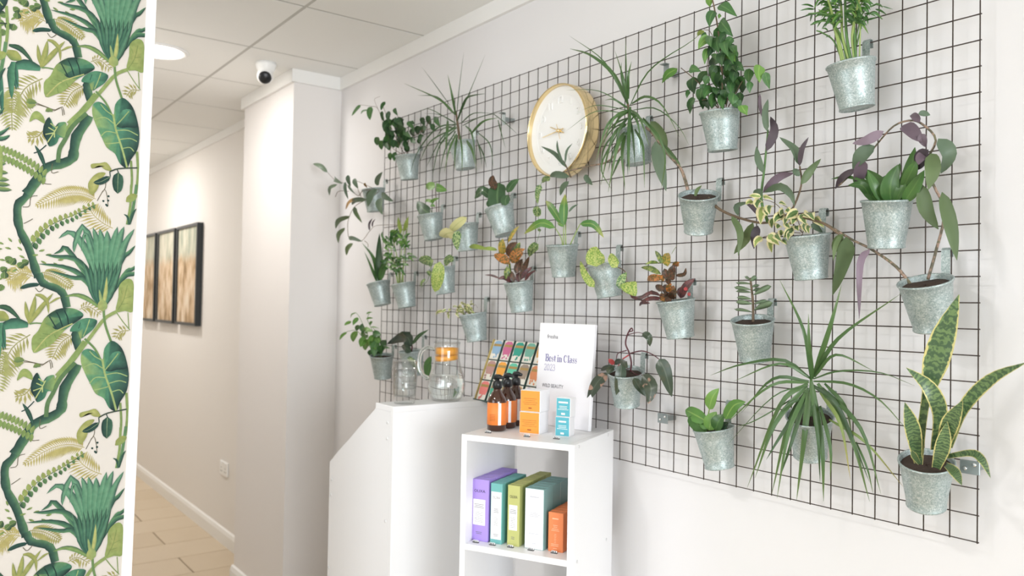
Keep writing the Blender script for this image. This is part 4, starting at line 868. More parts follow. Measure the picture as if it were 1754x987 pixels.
# 11 jade plant
t = plant((1254,550,1324,544,1267.7,620,1318.7,618), 'jade plant with rounded succulent leaves on one upright stem', lean=0.023)
stem(t, 'T', [(1018,480),(1018,380),(1010,290),(1003,235)], 15, STEMB)
lv(t, 'T', 'jade', [(18,1012,415,920,400),(36,1024,405,1120,365),(26,1015,372,930,362),(20,1025,372,1090,355),(22,1010,347,935,338),(30,1020,325,1112,278),(18,1010,312,930,305),(20,1005,297,920,285),(18,1010,282,1050,275),(16,1005,267,930,262),(26,1003,252,1037,228),(16,1003,245,978,228),(20,1015,302,1062,295)], 'spat', spread=0.02, thick=0.0028, fold=0.05, bow=0.04, base=0.05)
# 12 croton, right
t = plant((1126,520,1188.5,508,1143,582,1188.5,576), 'maroon and yellow croton with wavy leaves below the clock, right of the sign')
stem(t, 'N', [(720,800),(720,600),(700,350)], 24, STEMB)
lv(t, 'N', 'crotd', [(120,690,300,700,110,'croty','ovate'),(70,610,260,570,160,510,80,'crotg'),(44,560,250,460,240,365,275,'crotg'),(80,595,405,450,330,310,315,'crotg'),(100,620,470,400,500,'croto'),(100,640,620,520,610),(100,700,480,640,330),(110,750,500,790,270),(90,790,300,850,240,'croto'),(56,800,430,920,410,945,320),(110,740,760,830,650),(100,780,750,770,570,'croto'),(110,870,750,950,580,1075,468,'crotr'),(100,640,800,640,680,'croto'),(60,600,720,460,670,330,740,200,740,130,630,'crotr'),(64,590,750,450,750,305,790,'crotr'),(46,440,820,290,860,'crotr'),(120,730,800,720,660),(80,720,560,700,430),(80,760,420,800,330),(90,860,740,900,600,'crotr'),(70,640,500,560,420,'croto'),(8,740,130,780,60,825,0,'dracy'),(80,660,700,680,560),(80,700,660,740,540,'croto')], 'lance', spread=0.045, fold=0.3)
lv(t, 'N', 'red', [(55,930,640,965,610),(55,975,710,1010,690)], 'round', base=0.085, spread=0.005)
# 13 philodendron
t = plant((1043.6,640,1099,632,1052,700,1096,698), 'dark leaved philodendron with pink patches and red stems beside the award sign', lean=0.024)
for pts, wd, m_ in (([(430,475),(440,380),(415,270),(380,180),(400,80),(440,15),(455,40),(425,50)],20,STEMR),([(415,285),(550,255),(660,290),(730,340)],15,STEMR),([(400,85),(500,60),(560,70)],10,STEMR),([(390,250),(300,280),(280,350),(250,440)],12,STEMR),([(410,300),(340,350),(300,420)],16,LM['red']),([(430,450),(480,500),(560,510)],12,STEMR),([(420,440),(300,470),(190,485)],10,STEMR)): stem(t, 'Y', pts, wd, m_)
lv(t, 'Y', 'phil', [(78,560,65,625,110,637,208),(150,735,340,800,480,868,740),(150,560,510,650,640,620,815,'philp'),(90,470,540,520,630,592,735),(115,340,390,320,540,280,722),(120,185,485,70,600,-25,795,'philp'),(56,270,420,120,465),(52,262,395,200,340,'red'),(76,360,350,400,440),(60,330,360,265,400),(70,250,430,190,500)], 'ovate', spread=0.03, out=0.015, fold=0.25, n=8, base=0.085)
# 14 marbled pothos
t = plant((1007,455,1062,447,1025,513,1064,507), 'mottled pothos with heart shaped leaves in a pot above the award sign')
stem(t, 'T', [(290,172),(340,200),(352,255)], 6, STEMB); stem(t, 'T', [(215,175),(200,150)], 6, STEML)
lv(t, 'T', 'poth', [(100,190,175,190,70),(42,180,285,130,220,105,145),(52,300,180,265,105),(46,312,292,350,205,'pothd'),(84,350,258,400,330)], 'heart', spread=0.012, fold=0.15, base=0.1)
# 15 broad leaved lily
t = plant((938.3,420,988,418,947.4,478,985,477), 'peace lily like plant with four broad green leaves below the clock', lean=0.012)
for pts in ([(455,880),(440,790),(375,680)],[(465,880),(465,650)],[(490,880),(482,600)],[(530,870),(600,720),(640,640)]): stem(t, 'J', pts, 13, STEML)
lv(t, 'J', 'broad', [(78,450,640,350,480,275,395),(92,468,660,470,480,480,325),(88,375,680,220,630,48,745),(78,640,640,780,645,890,785),(24,518,515,560,465,620,430,'grey'),(44,470,665,430,640,400,632)], 'lance', spread=0.02, fold=0.3, n=8)
# pothos vine under the clock
o = empty('pothos_vine', at(922, 420, 0.02), 'thin pothos vine with marbled leaves hanging below the gold clock', 'vine')
stem(o, 'J', [(290,135,0.02),(215,240,0.02),(190,420,0.02),(195,560,0.02),(212,720,0.02),(175,850,0.02)], 6, STEMG)
lv(o, 'J', 'pothd', [(60,325,150,240,205),(62,225,225,190,430),(88,195,455,195,565,'round'),(40,212,690,215,722),(95,200,855,100,985)], 'heart', base=0.025, spread=0.008)
# 16 croton, left
t = plant((864.5,485,912,480,877,536,911,533), 'yellow and orange croton with dark lower leaves in a pot left of the award sign')
stem(t, 'I', [(400,880),(380,760),(370,640)], 40, LM['crotg']); stem(t, 'I', [(480,880),(510,740),(530,620)], 26, STEMB)
lv(t, 'I', 'croto', [(95,295,540,290,345,'croty'),(46,355,390,420,270,490,190,'croty'),(110,380,650,190,530),(90,360,560,470,390,'crotd'),(100,440,590,500,390,'crotg'),(105,400,640,560,470),(84,450,770,530,590,'crotd'),(74,490,860,550,700,612,555,'crotd'),(62,520,830,650,685,'crotr'),(40,560,850,690,728,'crotr'),(60,400,875,320,820,230,830,'crotr'),(26,250,825,160,790,72,783,'crotr'),(90,380,880,340,680,'crotg'),(44,225,482,120,465,0,472,'palml'),(70,430,870,400,740,'crotd'),(90,420,640,540,510),(60,330,620,250,560,'croty'),(70,480,870,520,740,'crotr')], 'lance', spread=0.035, fold=0.3)
# 17 rubber plant
t = plant((830.5,359,878.7,351,854.6,410,880,405), 'small rubber plant with rounded glossy leaves in a tilted pot left of the clock')
lv(t, 'W', 'rubber', [(112,540,272,535,190,545,118,'oblong'),(50,522,160,505,110,512,72,'crotd'),(46,595,175,625,125,665,95),(56,505,215,445,165,398,212),(56,585,255,600,190),(50,510,260,480,220)], 'ovate', spread=0.012, fold=0.15, base=0.065)
# 18 begonia-like
t = plant((716.5,371,756.7,364,728.4,414,758,409), 'small plant with one dark leaf and a two leaf sprout, left part of grid')
stem(t, 'G', [(215,295),(210,180),(205,85)], 6, STEMR); stem(t, 'G', [(180,295),(165,255)], 6, STEMG)
lv(t, 'G', 'fresh', [(62,205,90,138,105),(66,210,92,240,100,295,118),(26,175,215,235,178),(26,195,205,125,203),(28,170,230,205,242),(95,165,300,110,260,65,205,'ficusd')], 'heart', spread=0.012, base=0.06)
# 19 cream leaf
t = plant((775,385,817.7,381,785,435,818,430), 'pale cream leaved plant with one striped leaf hanging over its pot')
stem(t, 'G', [(440,385),(400,400),(385,430)], 6, STEML)
lv(t, 'G', 'cream', [(72,320,430,380,370,446,325,'oblong'),(92,350,440,262,480,'round'),(66,385,428,375,578,'pothd'),(38,470,560,600,562,'palml')], 'ovate', spread=0.008, base=0.118, fold=0.1)
# 20 marbled pothos left
t = plant((737,462,776.6,455,748,509,779,500), 'lime marbled pothos with a large leaf draped over its pot')
stem(t, 'G', [(250,690),(180,690),(150,800),(100,862)], 5, STEMG)
lv(t, 'G', 'pothd', [(90,190,660,105,680,'round'),(98,240,665,225,780,200,898,'poth','oblong'),(62,345,628,285,700),(40,160,735,165,775),(22,130,800,95,860)], 'heart', spread=0.008, base=0.115, fold=0.12)
# 21 small variegated
t = plant((788,542,831.7,532,804,587.6,830,580), 'tiny cream variegated trailing plant in the pot above the tea rack')
stem(t, 'H', [(560,400),(380,300),(250,300),(100,370)], 9, STEMB); stem(t, 'H', [(640,400),(720,220),(770,270)], 7, STEMB)
rp = random.Random(9); dat = [(50,215,320,70,395,'varl'),(46,240,300,170,350,'vari'),(44,310,290,285,330,'vari'),(40,290,340,290,420,'varl'),(42,300,380,285,460,'varl'),(24,670,190,690,150)]
for i in range(30):
    x = rp.uniform(430, 690); y = rp.uniform(210, 350)+(30 if x < 500 else 0); a = rp.uniform(0, 6.28); dat.append((rp.uniform(34, 52), x, y, x+80*math.cos(a), y+60*math.sin(a)+25, rp.choice(['vari', 'varl', 'varl'])))
lv(t, 'H', 'varl', dat, 'ovate', spread=0.03, base=0.06)
# 22 small parlour palm left
t = plant((673,489,708,482,684,529,711,525), 'small feathery parlour palm in a pot at the left of the grid')
for pts in ([(640,720),(620,450),(560,200)],[(650,720),(660,400),(690,120)],[(665,720),(690,450),(735,60)],[(630,720),(600,540),(540,300)],[(680,715),(690,520),(760,440)],[(625,715),(590,560),(470,230)]): stem(t, 'E', pts, 12, STEML)
rp = random.Random(4); dat = [(40,660,185,640,90,630,12,'palml'),(40,690,165,715,80,738,8,'palml'),(24,650,190,690,140,'palml'),(28,730,440,790,430,832,448),(34,700,460,745,472),(28,560,300,560,178),(24,510,290,465,165),(22,545,260,510,215),(26,700,290,660,350),(24,690,260,640,300,'fresh'),(24,620,250,590,290)]
for i in range(80):
    y = rp.uniform(190, 590); hw = 40+110*math.sin(math.pi*(y-150)/480); x = 610+rp.uniform(-hw, hw); a = rp.uniform(-2.6, -0.5) if y < 380 else rp.uniform(-0.6, 3.7); L = rp.uniform(55, 100)
    dat.append((rp.uniform(18, 28), x, y, x+L*math.cos(a), y+L*0.8*math.sin(a), rp.choice(['palm', 'palm', 'fresh'])))
lv(t, 'E', 'palm', dat, spread=0.04, fold=0.15)
# 23 upright straps left
t = plant((630,487,665.5,481,643,526,668.4,521), 'upright dark strap leaved plant in the leftmost tilted pot of the middle row')
lv(t, 'E', 'broadd', [(44,415,700,370,450,245,282,'strap'),(30,408,700,340,530,272,376,'strap'),(74,430,700,425,450,432,185,'draca'),(64,440,690,480,520,520,420),(40,425,690,450,560,500,500)], 'lance', spread=0.02, fold=0.4, n=8, roll=0.1)
# 24 pale weeping fig, bottom left
t = plant((636,611,672,606,644.7,652,666.7,651), 'light green drooping fig in the bottom left pot')
for pts in ([(560,650),(440,420),(330,180),(280,110)],[(580,650),(500,380),(420,200),(440,120)],[(570,650),(400,470),(290,330),(170,340)],[(590,650),(560,400),(480,290)]): stem(t, 'F', pts, 8, STEMG)
lv(t, 'F', 'fresh', [(14,285,110,215,172),(34,225,220,140,266),(46,310,175,245,262),(30,172,345,82,442),(50,330,270,290,330,'ficus'),(66,300,340,245,465),(72,375,265,360,360,'ficus'),(18,410,130,478,105),(22,405,190,488,176),(26,475,215,455,262),(14,455,290,560,298),(60,400,345,480,340),(84,400,420,335,525),(80,450,430,395,565),(88,500,380,470,520),(70,580,385,480,372,'ficus'),(72,600,440,645,505,'ficus'),(92,540,450,500,645,'ficus'),(80,600,500,590,605,'ficus'),(70,560,560,590,640,'ficusd'),(60,440,560,490,645,'ficusd'),(30,620,540,692,540,'ficus'),(70,480,470,520,560),(70,540,400,580,480),(60,380,350,420,420)], 'lance', spread=0.04, fold=0.25, wk=1.15)
# 25 dark rubber plant
t = plant((684,606,724.8,595,695,650,722,645), 'dark green rubber plant with one big folded leaf beside the glasses')
stem(t, 'F', [(950,590),(955,500),(900,400)], 22, STEMR)
lv(t, 'F', 'rubberd', [(140,950,520,880,400,655,490),(46,960,495,1040,390,1158,315,'rubber'),(90,950,580,890,540,830,520),(60,940,590,900,560),(70,900,640,1000,740,1070,860,'pothd'),(80,1190,640,1140,760,1130,930,'broadd'),(70,1180,700,1150,860,1190,940,'broadd')], 'lance', spread=0.015, fold=0.3, base=0.075, n=8)
# 26 weeping fig left top
t = plant((679,267,716,265,687.3,311,716,307), 'bushy dark green weeping fig in the top left pot')
for pts in ([(380,745),(300,600),(200,380),(110,150)],[(400,745),(430,560),(560,470),(690,330)],[(370,745),(250,680),(110,560)],[(300,600),(330,400),(280,250)],[(560,470),(780,390)]): stem(t, 'C', pts, 8, STEMB)
stem(t, 'A', [(905,430),(830,190),(740,155),(620,140)], 6, STEMB); stem(t, 'A', [(830,190),(785,75),(855,35)], 4, STEMB)
lv(t, 'C', 'ficusd', [(38,140,100,90,205,'ficus'),(35,105,215,125,345),(50,200,225,180,350),(42,250,180,290,265),(75,190,340,120,440),(80,240,340,150,400,'ficus'),(60,330,310,260,390),(50,340,370,310,450),(90,200,430,230,520),(100,190,500,190,690,'ficus'),(60,60,530,45,630,'ficus'),(60,115,570,95,680,'ficus'),(50,215,720,205,810,'ficus'),(55,280,725,250,820,'ficus'),(80,390,420,330,500),(85,420,500,380,580),(60,400,580,410,690),(70,430,640,400,710),(60,480,560,510,600),(34,450,335,495,375),(55,600,290,615,390),(60,680,275,690,385),(55,710,365,730,460),(60,770,285,800,400,'ficus'),(60,500,450,480,520),(65,560,400,540,500),(60,640,410,600,490),(50,590,500,570,590),(40,560,560,550,610),(60,330,290,350,340),(55,290,440,300,500),(70,260,560,240,660),(70,350,540,330,600),(70,380,460,360,560),(60,160,400,150,480)], 'ovate', spread=0.04, wk=1.15)
lv(t, 'A', 'ficus', [(38,620,140,565,195,510,272),(72,750,162,730,322),(20,712,200,620,250)], 'ovate', spread=0.02)
rp = random.Random(22); dat = []
for i in range(22):
    x = rp.uniform(150, 420); y = rp.uniform(330, 620); a = rp.uniform(0.8, 2.4); L = rp.uniform(85, 120)
    dat.append((rp.uniform(60, 80), x, y-30, x+L*math.cos(a), y-30+L*math.sin(a), rp.choice(['ficus', 'ficusd', 'ficusd'])))
lv(t, 'C', 'ficusd', dat, 'ovate', spread=0.04, base=0.045)
# 27 dracaena left
t = plant((770.8,246,811.8,241,783,293,813,289), 'thin leaved dracaena left of the clock reaching above the wire grid')
stem(t, 'D', [(420,700),(410,620),(390,480)], 22, STEMB)
lv(t, 'D', 'draca', [(16,385,500,270,390,10,270,'drac'),(13,360,480,250,370,110,358),(18,388,500,360,350,330,205,'drac'),(6,398,480,415,300,448,40),(7,405,530,480,360,605,60),(5,345,430,230,270,140,150),(17,400,545,460,390,520,358,610,345),(9,430,560,520,490,660,490),(9,440,580,560,520,730,480),(18,500,640,590,550,700,522,'drac'),(7,660,490,740,550,850,650),(9,700,540,720,620,755,750),(11,390,570,250,600,110,770,45,960),(12,390,580,280,680,170,890),(12,390,600,270,730,215,960),(10,380,600,200,700,110,880),(11,390,620,310,760,270,940),(15,395,640,340,760,305,925,'drac'),(17,400,650,385,760,380,920,'drac'),(14,420,650,435,760,435,930,'drac'),(14,460,580,510,650,545,930,'drac'),(22,470,690,510,760,530,865,'drac'),(9,550,630,640,720,665,900),(9,545,680,570,780,580,880),(9,560,720,595,800,615,890),(6,395,570,200,460,110,482),(6,390,560,270,500,150,490),(22,330,545,325,640,310,780,'drac'),(10,395,590,320,640,290,720),(9,400,600,300,600,230,690)], 'strap', spread=0.045, out=0.05, bump=0.045, roll=0.2, n=10, fold=0.3)
# 28 grey green spiderwort far left
t = plant((622,325,657,322,631,362,657,362), 'straggling grey green spiderwort reaching left beyond the wire grid', lean=0.01)
for pts in ([(590,290),(480,290),(430,340),(330,240),(230,200),(160,130)],[(620,300),(560,350),(500,378),(400,440),(345,560),(345,690),(370,720),(460,745),(540,650),(600,605),(790,600)],[(620,290),(560,270),(440,215),(390,200)],[(460,350),(430,280)],[(230,350),(260,300),(350,300)],[(490,740),(520,770),(520,800)]): stem(t, 'B', pts, 6, STEMB, off=0.1)
lv(t, 'B', 'grey', [(50,160,132,100,75,30,55),(50,225,188,292,233),(36,248,240,178,338),(46,345,155,365,258),(36,320,215,345,372),(48,400,185,435,278),(26,345,245,402,322),(56,600,248,610,190,650,128),(70,600,280,520,440),(62,640,325,748,390),(72,630,360,652,508),(58,570,300,530,385),(32,428,358,322,462,'tan'),(54,505,370,380,422),(46,405,440,468,582,'greyg'),(50,362,520,232,634,'greyg'),(46,315,625,257,762,'greyg'),(46,350,720,472,747),(46,388,765,328,872,'greyg'),(24,535,650,560,542,'dkp'),(16,560,620,586,548,'purple'),(24,490,225,515,270,'tan'),(50,600,290,580,340)], 'lance', spread=0.03, fold=0.3, wk=0.85, base=0.1)
#PLANTS_END
#WALL_BEGIN
# ================================================================ WALLPAPER (flat print on the partition)
def wp(x, y, fr):
    x0, y0, s = fr; p = onplane(x0+x/s, y0+y/s, 0, XP); return (p.y - (p.z-1.5)*0.0155, p.z)
Z1, Z2, Z3, Z4 = (0, 0, 5.807), (0, 160, 5.807), (0, 320, 6.169), (0, 470, 5.808)
PER = 0.6223
class Paint:
    def __init__(s): s.v = []; s.f = []; s.c = []; s.layer = 0
    def poly(s, vs, fs, cs):
        k = len(s.v); s.layer += 1
        s.v += [(a, b, s.layer) for a, b in vs]; s.f += [tuple(i+k for i in q) for q in fs]; s.c += [lin(c) if isinstance(c, str) else c for c in cs]
PA = Paint()
def sp2(pts, n):
    return [(p.x, p.y) for p in spline([Vector((a, b, 0)) for a, b in pts], n)]
def mixc(a, b, t): a, b = lin(a), lin(b); return tuple(a[i]+(b[i]-a[i])*t for i in range(4))
SC = 2.2/1381/1.07*1.0
def strip2(fr, pts, wfun, cl, cm, cr, n=8):
    P = sp2([wp(x, y, fr) for x, y in pts], n); vs, cs = [], []
    for i, (a, b) in enumerate(P):
        a0, b0 = P[max(i-1, 0)]; a1, b1 = P[min(i+1, n)]; L = math.hypot(a1-a0, b1-b0) or 1; sx, sy = -(b1-b0)/L, (a1-a0)/L
        hw = wfun(i/n)*0.5/fr[2]*SC*1.1; vs += [(a+sx*hw, b+sy*hw), (a, b), (a-sx*hw, b-sy*hw)]; cs += [cl, cm, cr]
    PA.poly(vs, [(3*i, 3*i+1, 3*i+4, 3*i+3) for i in range(n)]+[(3*i+1, 3*i+2, 3*i+5, 3*i+4) for i in range(n)], cs)
def bladeP(fr, w, pts, cl='3f7a5c', cm='5f9a6c', cr='2c4a44', n=8): strip2(fr, pts, lambda t: w*(0.45+0.55*min(1, t*3))*(1 if t < 0.5 else (1-(t-0.5)/0.5)**0.6), cl, cm, cr, n)
def lineP(fr, w, pts, c, n=8): strip2(fr, pts, lambda t: w, c, c, c, n)
def leafP(fr, w, pts, c1, c2, vein=None, n=7, a=0.45, b=0.7):
    tm = a/(a+b); g = lambda t: w*(max(t, 0.001)**a*max(1-t, 0.0)**b)/(tm**a*(1-tm)**b)
    strip2(fr, pts, g, c1, mixc(c1, c2, 0.5), c2, n)
    if vein: strip2(fr, pts, lambda t: w*0.06*(1-t*0.7), vein, vein, vein, n)
def fernP(fr, pts, n, L, w, c, droop=0.3, side=(1, -1)):
    P = sp2([wp(x, y, fr) for x, y in pts], n); U = SC/fr[2]*1.1
    lineP(fr, w*0.4, pts, c)
    for i in range(1, n):
        a, b = P[i]; a0, b0 = P[i-1]; a1, b1 = P[i+1]; q = math.hypot(a1-a0, b1-b0) or 1; tx, ty = (a1-a0)/q, (b1-b0)/q
        f = math.sin(math.pi*min(1, 0.12+i/n*0.88))**0.6
        for s_ in side:
            nx, ny = -ty*s_, tx*s_; dx, dy = nx*0.85+tx*0.5, ny*0.85+ty*0.5; ln = L*f*U; hw = w*U*0.5
            m0 = (a+dx*ln*0.5, b+dy*ln*0.5); e = (a+dx*ln, b+dy*ln-droop*ln*0.4); px_, py_ = -dy*hw, dx*hw
            PA.poly([(a, b), (m0[0]+px_, m0[1]+py_), (m0[0]-px_, m0[1]-py_), e], [(0, 2, 1), (1, 2, 3)], [c, c, c, mixc(c, 'e8dfb8', 0.25)])
def outline(fr, pts, centre, cedge, cmid, n=3):
    Q = [wp(x, y, fr) for x, y in pts]; R_ = []
    m = len(Q)
    P3 = [Vector((a, b, 0)) for a, b in Q]
    for i in range(m):
        p0, p1, p2, p3 = P3[i-1], P3[i], P3[(i+1) % m], P3[(i+2) % m]
        for k in range(n):
            t = k/n; v = 0.5*((2*p1)+(p2-p0)*t+(2*p0-5*p1+4*p2-p3)*t*t+(3*p1-p0-3*p2+p3)*t**3); R_.append((v.x, v.y))
    c = wp(*centre, fr); N_ = len(R_)
    ce = cedge if isinstance(cedge, list) else [cedge]*m
    PA.poly([c]+R_, [(0, 1+i, 1+(i+1) % N_) for i in range(N_)], [cmid]+[ce[i//n] for i in range(N_)])
DG, MG, LG, OL, YL, TR = '24463f', '3f7f5e', '8fa552', '9aa04a', 'b9ac5c', '35614e'
# trunk
def trunk(fr, pts, ws, n=20):
    g = lambda t: ws*(1+0.10*math.sin(t*31)+0.06*math.sin(t*77)); strip2(fr, pts, g, '5c8a5c', TR, '25413c', n)
def unit():
    # arching ferns behind
    fernP(Z3, [(1010,130),(850,70),(650,85),(370,205)], 30, 120, 17, YL, 0.6); fernP(Z3, [(1190,440),(1080,380),(980,290),(940,210)], 13, 150, 18, YL, 0.2)
    fernP(Z4, [(330,20),(200,-10),(60,60)], 14, 130, 17, YL, 0.9); fernP(Z4, [(420,-20),(560,20),(720,130)], 16, 95, 18, 'a8a254', 0.3); fernP(Z1, [(430,170),(330,150),(230,230)], 10, 130, 17, YL, 0.9)
    fernP(Z4, [(300,600),(130,720),(40,900),(20,990)], 16, 150, 20, 'a0a055', 0.2); fernP(Z4, [(790,350),(880,320),(1000,400)], 9, 80, 14, 'a8a254', 0.8); fernP(Z4, [(720,600),(600,690),(520,840)], 12, 120, 18, 'a8a254', 0.1)
    fernP(Z4, [(1280,560),(1200,570),(1150,640)], 6, 80, 18, 'a8a254', 0.2); fernP(Z2, [(430,370),(370,430),(270,440)], 6, 90, 22, 'a8a254', 0.1); fernP(Z2, [(140,-60),(115,120),(120,370)], 16, 120, 18, 'a0a458', 0.4)
    # trunk from the top of the unit to the next
    trunk(Z3, [(370,-30),(270,110),(190,190),(185,330),(215,470),(300,640),(370,860),(400,960)], 66)
    trunk(Z4, [(380,-10),(430,90),(560,140),(630,200),(665,330)], 60, 12); trunk(Z4, [(760,560),(755,640),(790,740)], 70, 8); leafP(Z4, 36, [(200,140),(290,110),(400,100)], '2d5a4c', DG, a=0.3, b=0.3)
    trunk(Z2, [(880,220),(830,320),(760,430),(735,560),(720,640),(640,690),(460,740),(370,860),(260,1000)], 78, 24)
    bladeP(Z2, 34, [(450,740),(400,610),(345,515)], DG, '35614e', DG); lineP(Z2, 9, [(335,595),(390,575),(460,515)], DG, 4)
    # tendrils
    for fr, pts in ((Z3, [(250,390),(300,365),(345,340)]), (Z3, [(240,215),(310,205),(325,110),(395,95)]), (Z2, [(520,700),(515,790),(580,780)]), (Z2, [(390,880),(450,900),(510,905)]), (Z1, [(470,330),(510,375),(565,340)]), (Z4, [(235,870),(330,880),(420,905),(490,860),(505,940)]), (Z2, [(370,100),(470,140),(550,165),(620,135),(640,215)]), (Z3, [(1025,150),(1100,30),(1130,100),(1140,200)]), (Z2, [(1010,990),(1045,940),(1050,870)])): lineP(fr, 6, pts, '6a6248', 8)
    for x, y in ((1090,150),(1140,145),(1130,200),(1145,100),(1120,190)): leafP(Z3, 22, [(x-10, y+6), (x+12, y-4)], DG, DG, n=3)
    # sprig of paired leaves
    lineP(Z3, 8, [(1010,190),(850,270),(650,350),(480,440),(330,610)], '5a7a48', 10)
    SPR = [(985,200),(940,215),(890,240),(840,275),(800,300),(755,325),(700,340),(645,360),(590,385),(540,410),(490,450),(440,490),(400,540),(360,590)]
    for i, (x, y) in enumerate(SPR):
        k = 0.5+0.5*i/13; leafP(Z3, 46*k, [(x, y), (x-18*k, y-85*k)], LG, OL, n=4); leafP(Z3, 46*k, [(x, y), (x+26*k, y+75*k)], '5f8a4e', DG if i % 2 else '4f7a48', n=4)
    for x, y, a in ((40,620,2.8),(120,600,2.2),(120,670,2.9),(210,620,1.9),(230,690,2.4),(30,660,3.4),(60,790,3.0),(120,830,2.7),(180,820,3.4),(260,770,2.6),(120,880,3.6),(40,950,4),(190,870,3.8),(330,720,0.2),(400,680,0.4),(470,720,0.3),(540,740,0.4),(600,770,0.2),(560,790,-0.5),(640,810,-0.4),(430,770,-0.5)):
        leafP(Z3, 48, [(x+40*math.cos(a), y-40*math.sin(a)), (x-45*math.cos(a+2.6), y+45*math.sin(a+2.6))], LG, '6b8a48', n=4)
    for x, y, a in ((180,20,0.4),(230,60,0.9),(60,140,3.3),(130,110,0.3),(170,190,1.6),(90,230,4.5),(20,200,4.2),(30,290,4.6),(140,240,4.4),(300,100,0.5),(340,70,0.2),(20,20,2.5)): leafP(Z1, 60, [(x, y), (x+70*math.cos(a), y-70*math.sin(a))], '6f9048', '2c4a38', '9aa860', n=5)
    for i in range(12):     # left leaflet sprig
        x, y = 10+i*38, 590+i*13+(i*i)*0.75; leafP(Z2, 34, [(x, y), (x+34, y-74)], LG, '6f8a48', n=4); leafP(Z2, 34, [(x+8, y+6), (x-4, y+88)], '86a04c', '6f8a48', n=4)
    for x, y in ((20,690),(40,780),(50,850),(60,900),(80,950)): leafP(Z2, 40, [(-40, y), (x+40, y+12)], LG, '35614e', n=4)
    # dark strap leaves at the left
    bladeP(Z4, 90, [(280,505),(120,490),(-60,560)], '4f9270', '3f7f62', '27453f'); bladeP(Z4, 44, [(-40,320),(80,340),(215,465)], '2c4a3c', '3f6a4a', DG); bladeP(Z4, 90, [(-60,390),(20,420),(90,450)], '9aa050', OL, '6f8a48')
    bladeP(Z4, 46, [(10,480),(20,600),(35,760)], '4f9270', '35705a', DG); bladeP(Z1, 60, [(130,620),(110,760),(115,990)], '4f9068', '3f7f5e', '2c5a4c'); bladeP(Z1, 26, [(160,640),(165,760),(180,890)], '3f7f5e', '35705a', DG); bladeP(Z1, 40, [(0,660),(0,800),(15,1000),(20,1150)], '3f7f62', '2f6a58', DG)
    # light strap leaves
    for w, pts in ((34, [(290,480),(265,380),(250,265)]), (42, [(285,490),(330,330),(350,210)]), (40, [(300,480),(410,330),(530,185)]), (34, [(350,205),(410,215),(470,280),(482,400)]), (18, [(490,290),(560,245),(610,230)])): bladeP(Z4, w, pts, OL, 'a3a652', '7f9048')
    # stems
    lineP(Z4, 30, [(1160,370),(1040,440),(900,620),(800,750),(640,920),(560,1010)], '8fa456', 12); lineP(Z2, 50, [(960,10),(880,110),(760,250),(680,360),(640,440)], '86a052', 12); lineP(Z2, 34, [(860,200),(720,330),(640,470),(590,560),(575,690)], '5a7f4c', 12)
    lineP(Z4, 20, [(1028,350),(1045,500),(1110,690)], '6a8f4e', 8); lineP(Z4, 18, [(840,640),(940,740),(1005,860)], '6a8f4e', 8); lineP(Z4, 8, [(1150,370),(1220,470),(1290,555)], '86a052', 6); lineP(Z4, 8, [(1270,380),(1280,540)], '86a052', 3)
    lineP(Z2, 20, [(1300,670),(1310,850),(1300,1000)], '7f9a50', 6); lineP(Z2, 22, [(1360,580),(1370,800),(1350,1000)], '86a052', 6); lineP(Z4, 12, [(290,495),(350,485),(430,490)], '6a8f4e', 5)
    lineP(Z3, 22, [(1385,-20),(1375,200),(1340,400)], '86a052', 6); lineP(Z3, 26, [(1440,-20),(1400,250),(1350,400)], '5a8a58', 6); leafP(Z3, 70, [(1330,160),(1400,110),(1450,90)], OL, LG, n=5); bladeP(Z3, 20, [(1360,400),(1345,320),(1305,290)], TR, TR, DG); bladeP(Z3, 26, [(1370,400),(1400,290),(1440,230)], TR, TR, DG)
    # fan palm
    HX = (1025, 340)
    def fan(w, pts, sh=0): bladeP(Z4, w, [(1015+sh, 345)]+[(x, (y-470+320-320)) for x, y in pts], '4a8a66', '5f9a72', '27453f', 10)
    def f3(x, y): return (x*5.808/6.169, (y/6.169+320-470)*5.808)
    for w, pts in ((40, [(900,920),(700,650),(640,680),(560,715)]), (44, [(930,900),(780,760),(600,740),(480,720)]), (44, [(880,960),(680,850),(400,815)]), (42, [(900,990),(760,960),(500,880)]),
                   (40, [(1320,920),(1400,870),(1480,800)]), (44, [(1280,780),(1360,700),(1430,620)]), (44, [(1300,960),(1420,920),(1480,880)])):
        bladeP(Z4, w, [(1020, 330)]+[f3(*q) for q in pts], '5f9460', '3f7358', '27453f', 10)
    for w, pts in ((46, [(1000,900),(880,620),(740,480),(615,550)]), (44, [(1020,850),(960,600),(870,420),(790,600),(780,700)]), (30, [(1010,850),(930,560),(890,500),(855,690)]), (60, [(1050,850),(1030,600),(980,430)]), (60, [(1090,850),(1080,600),(1050,440)]),
                   (62, [(1130,850),(1135,600),(1130,460)]), (62, [(1170,850),(1200,600),(1240,420)]), (56, [(1200,850),(1260,560),(1310,420)]), (50, [(1230,850),(1320,600),(1420,445)])):
        bladeP(Z4, w*1.35, [(1020, 340)]+[f3(*q) for q in pts], '4a8a66', '6aa27a', '2f5a50', 10)
    for k, dx in enumerate((-150,-110,-70,-35,0,35,70,105,140)):
        bladeP(Z4, 56, [(1018, 345), (1018+dx*0.7, 150), (1030+dx*1.35, -130)], '26544a' if k % 2 else '2f6452', '47805f' if k % 2 else '588f6c', '1a3634', 6)
    bladeP(Z4, 34, [(1020,340),(1050,180),(1062,20)], 'a3b05c', 'c3c06a', '7fa05a', 6); bladeP(Z4, 26, [(1018,342),(1000,230),(985,150)], '8fa860', 'a3b468', '6f9860', 6)
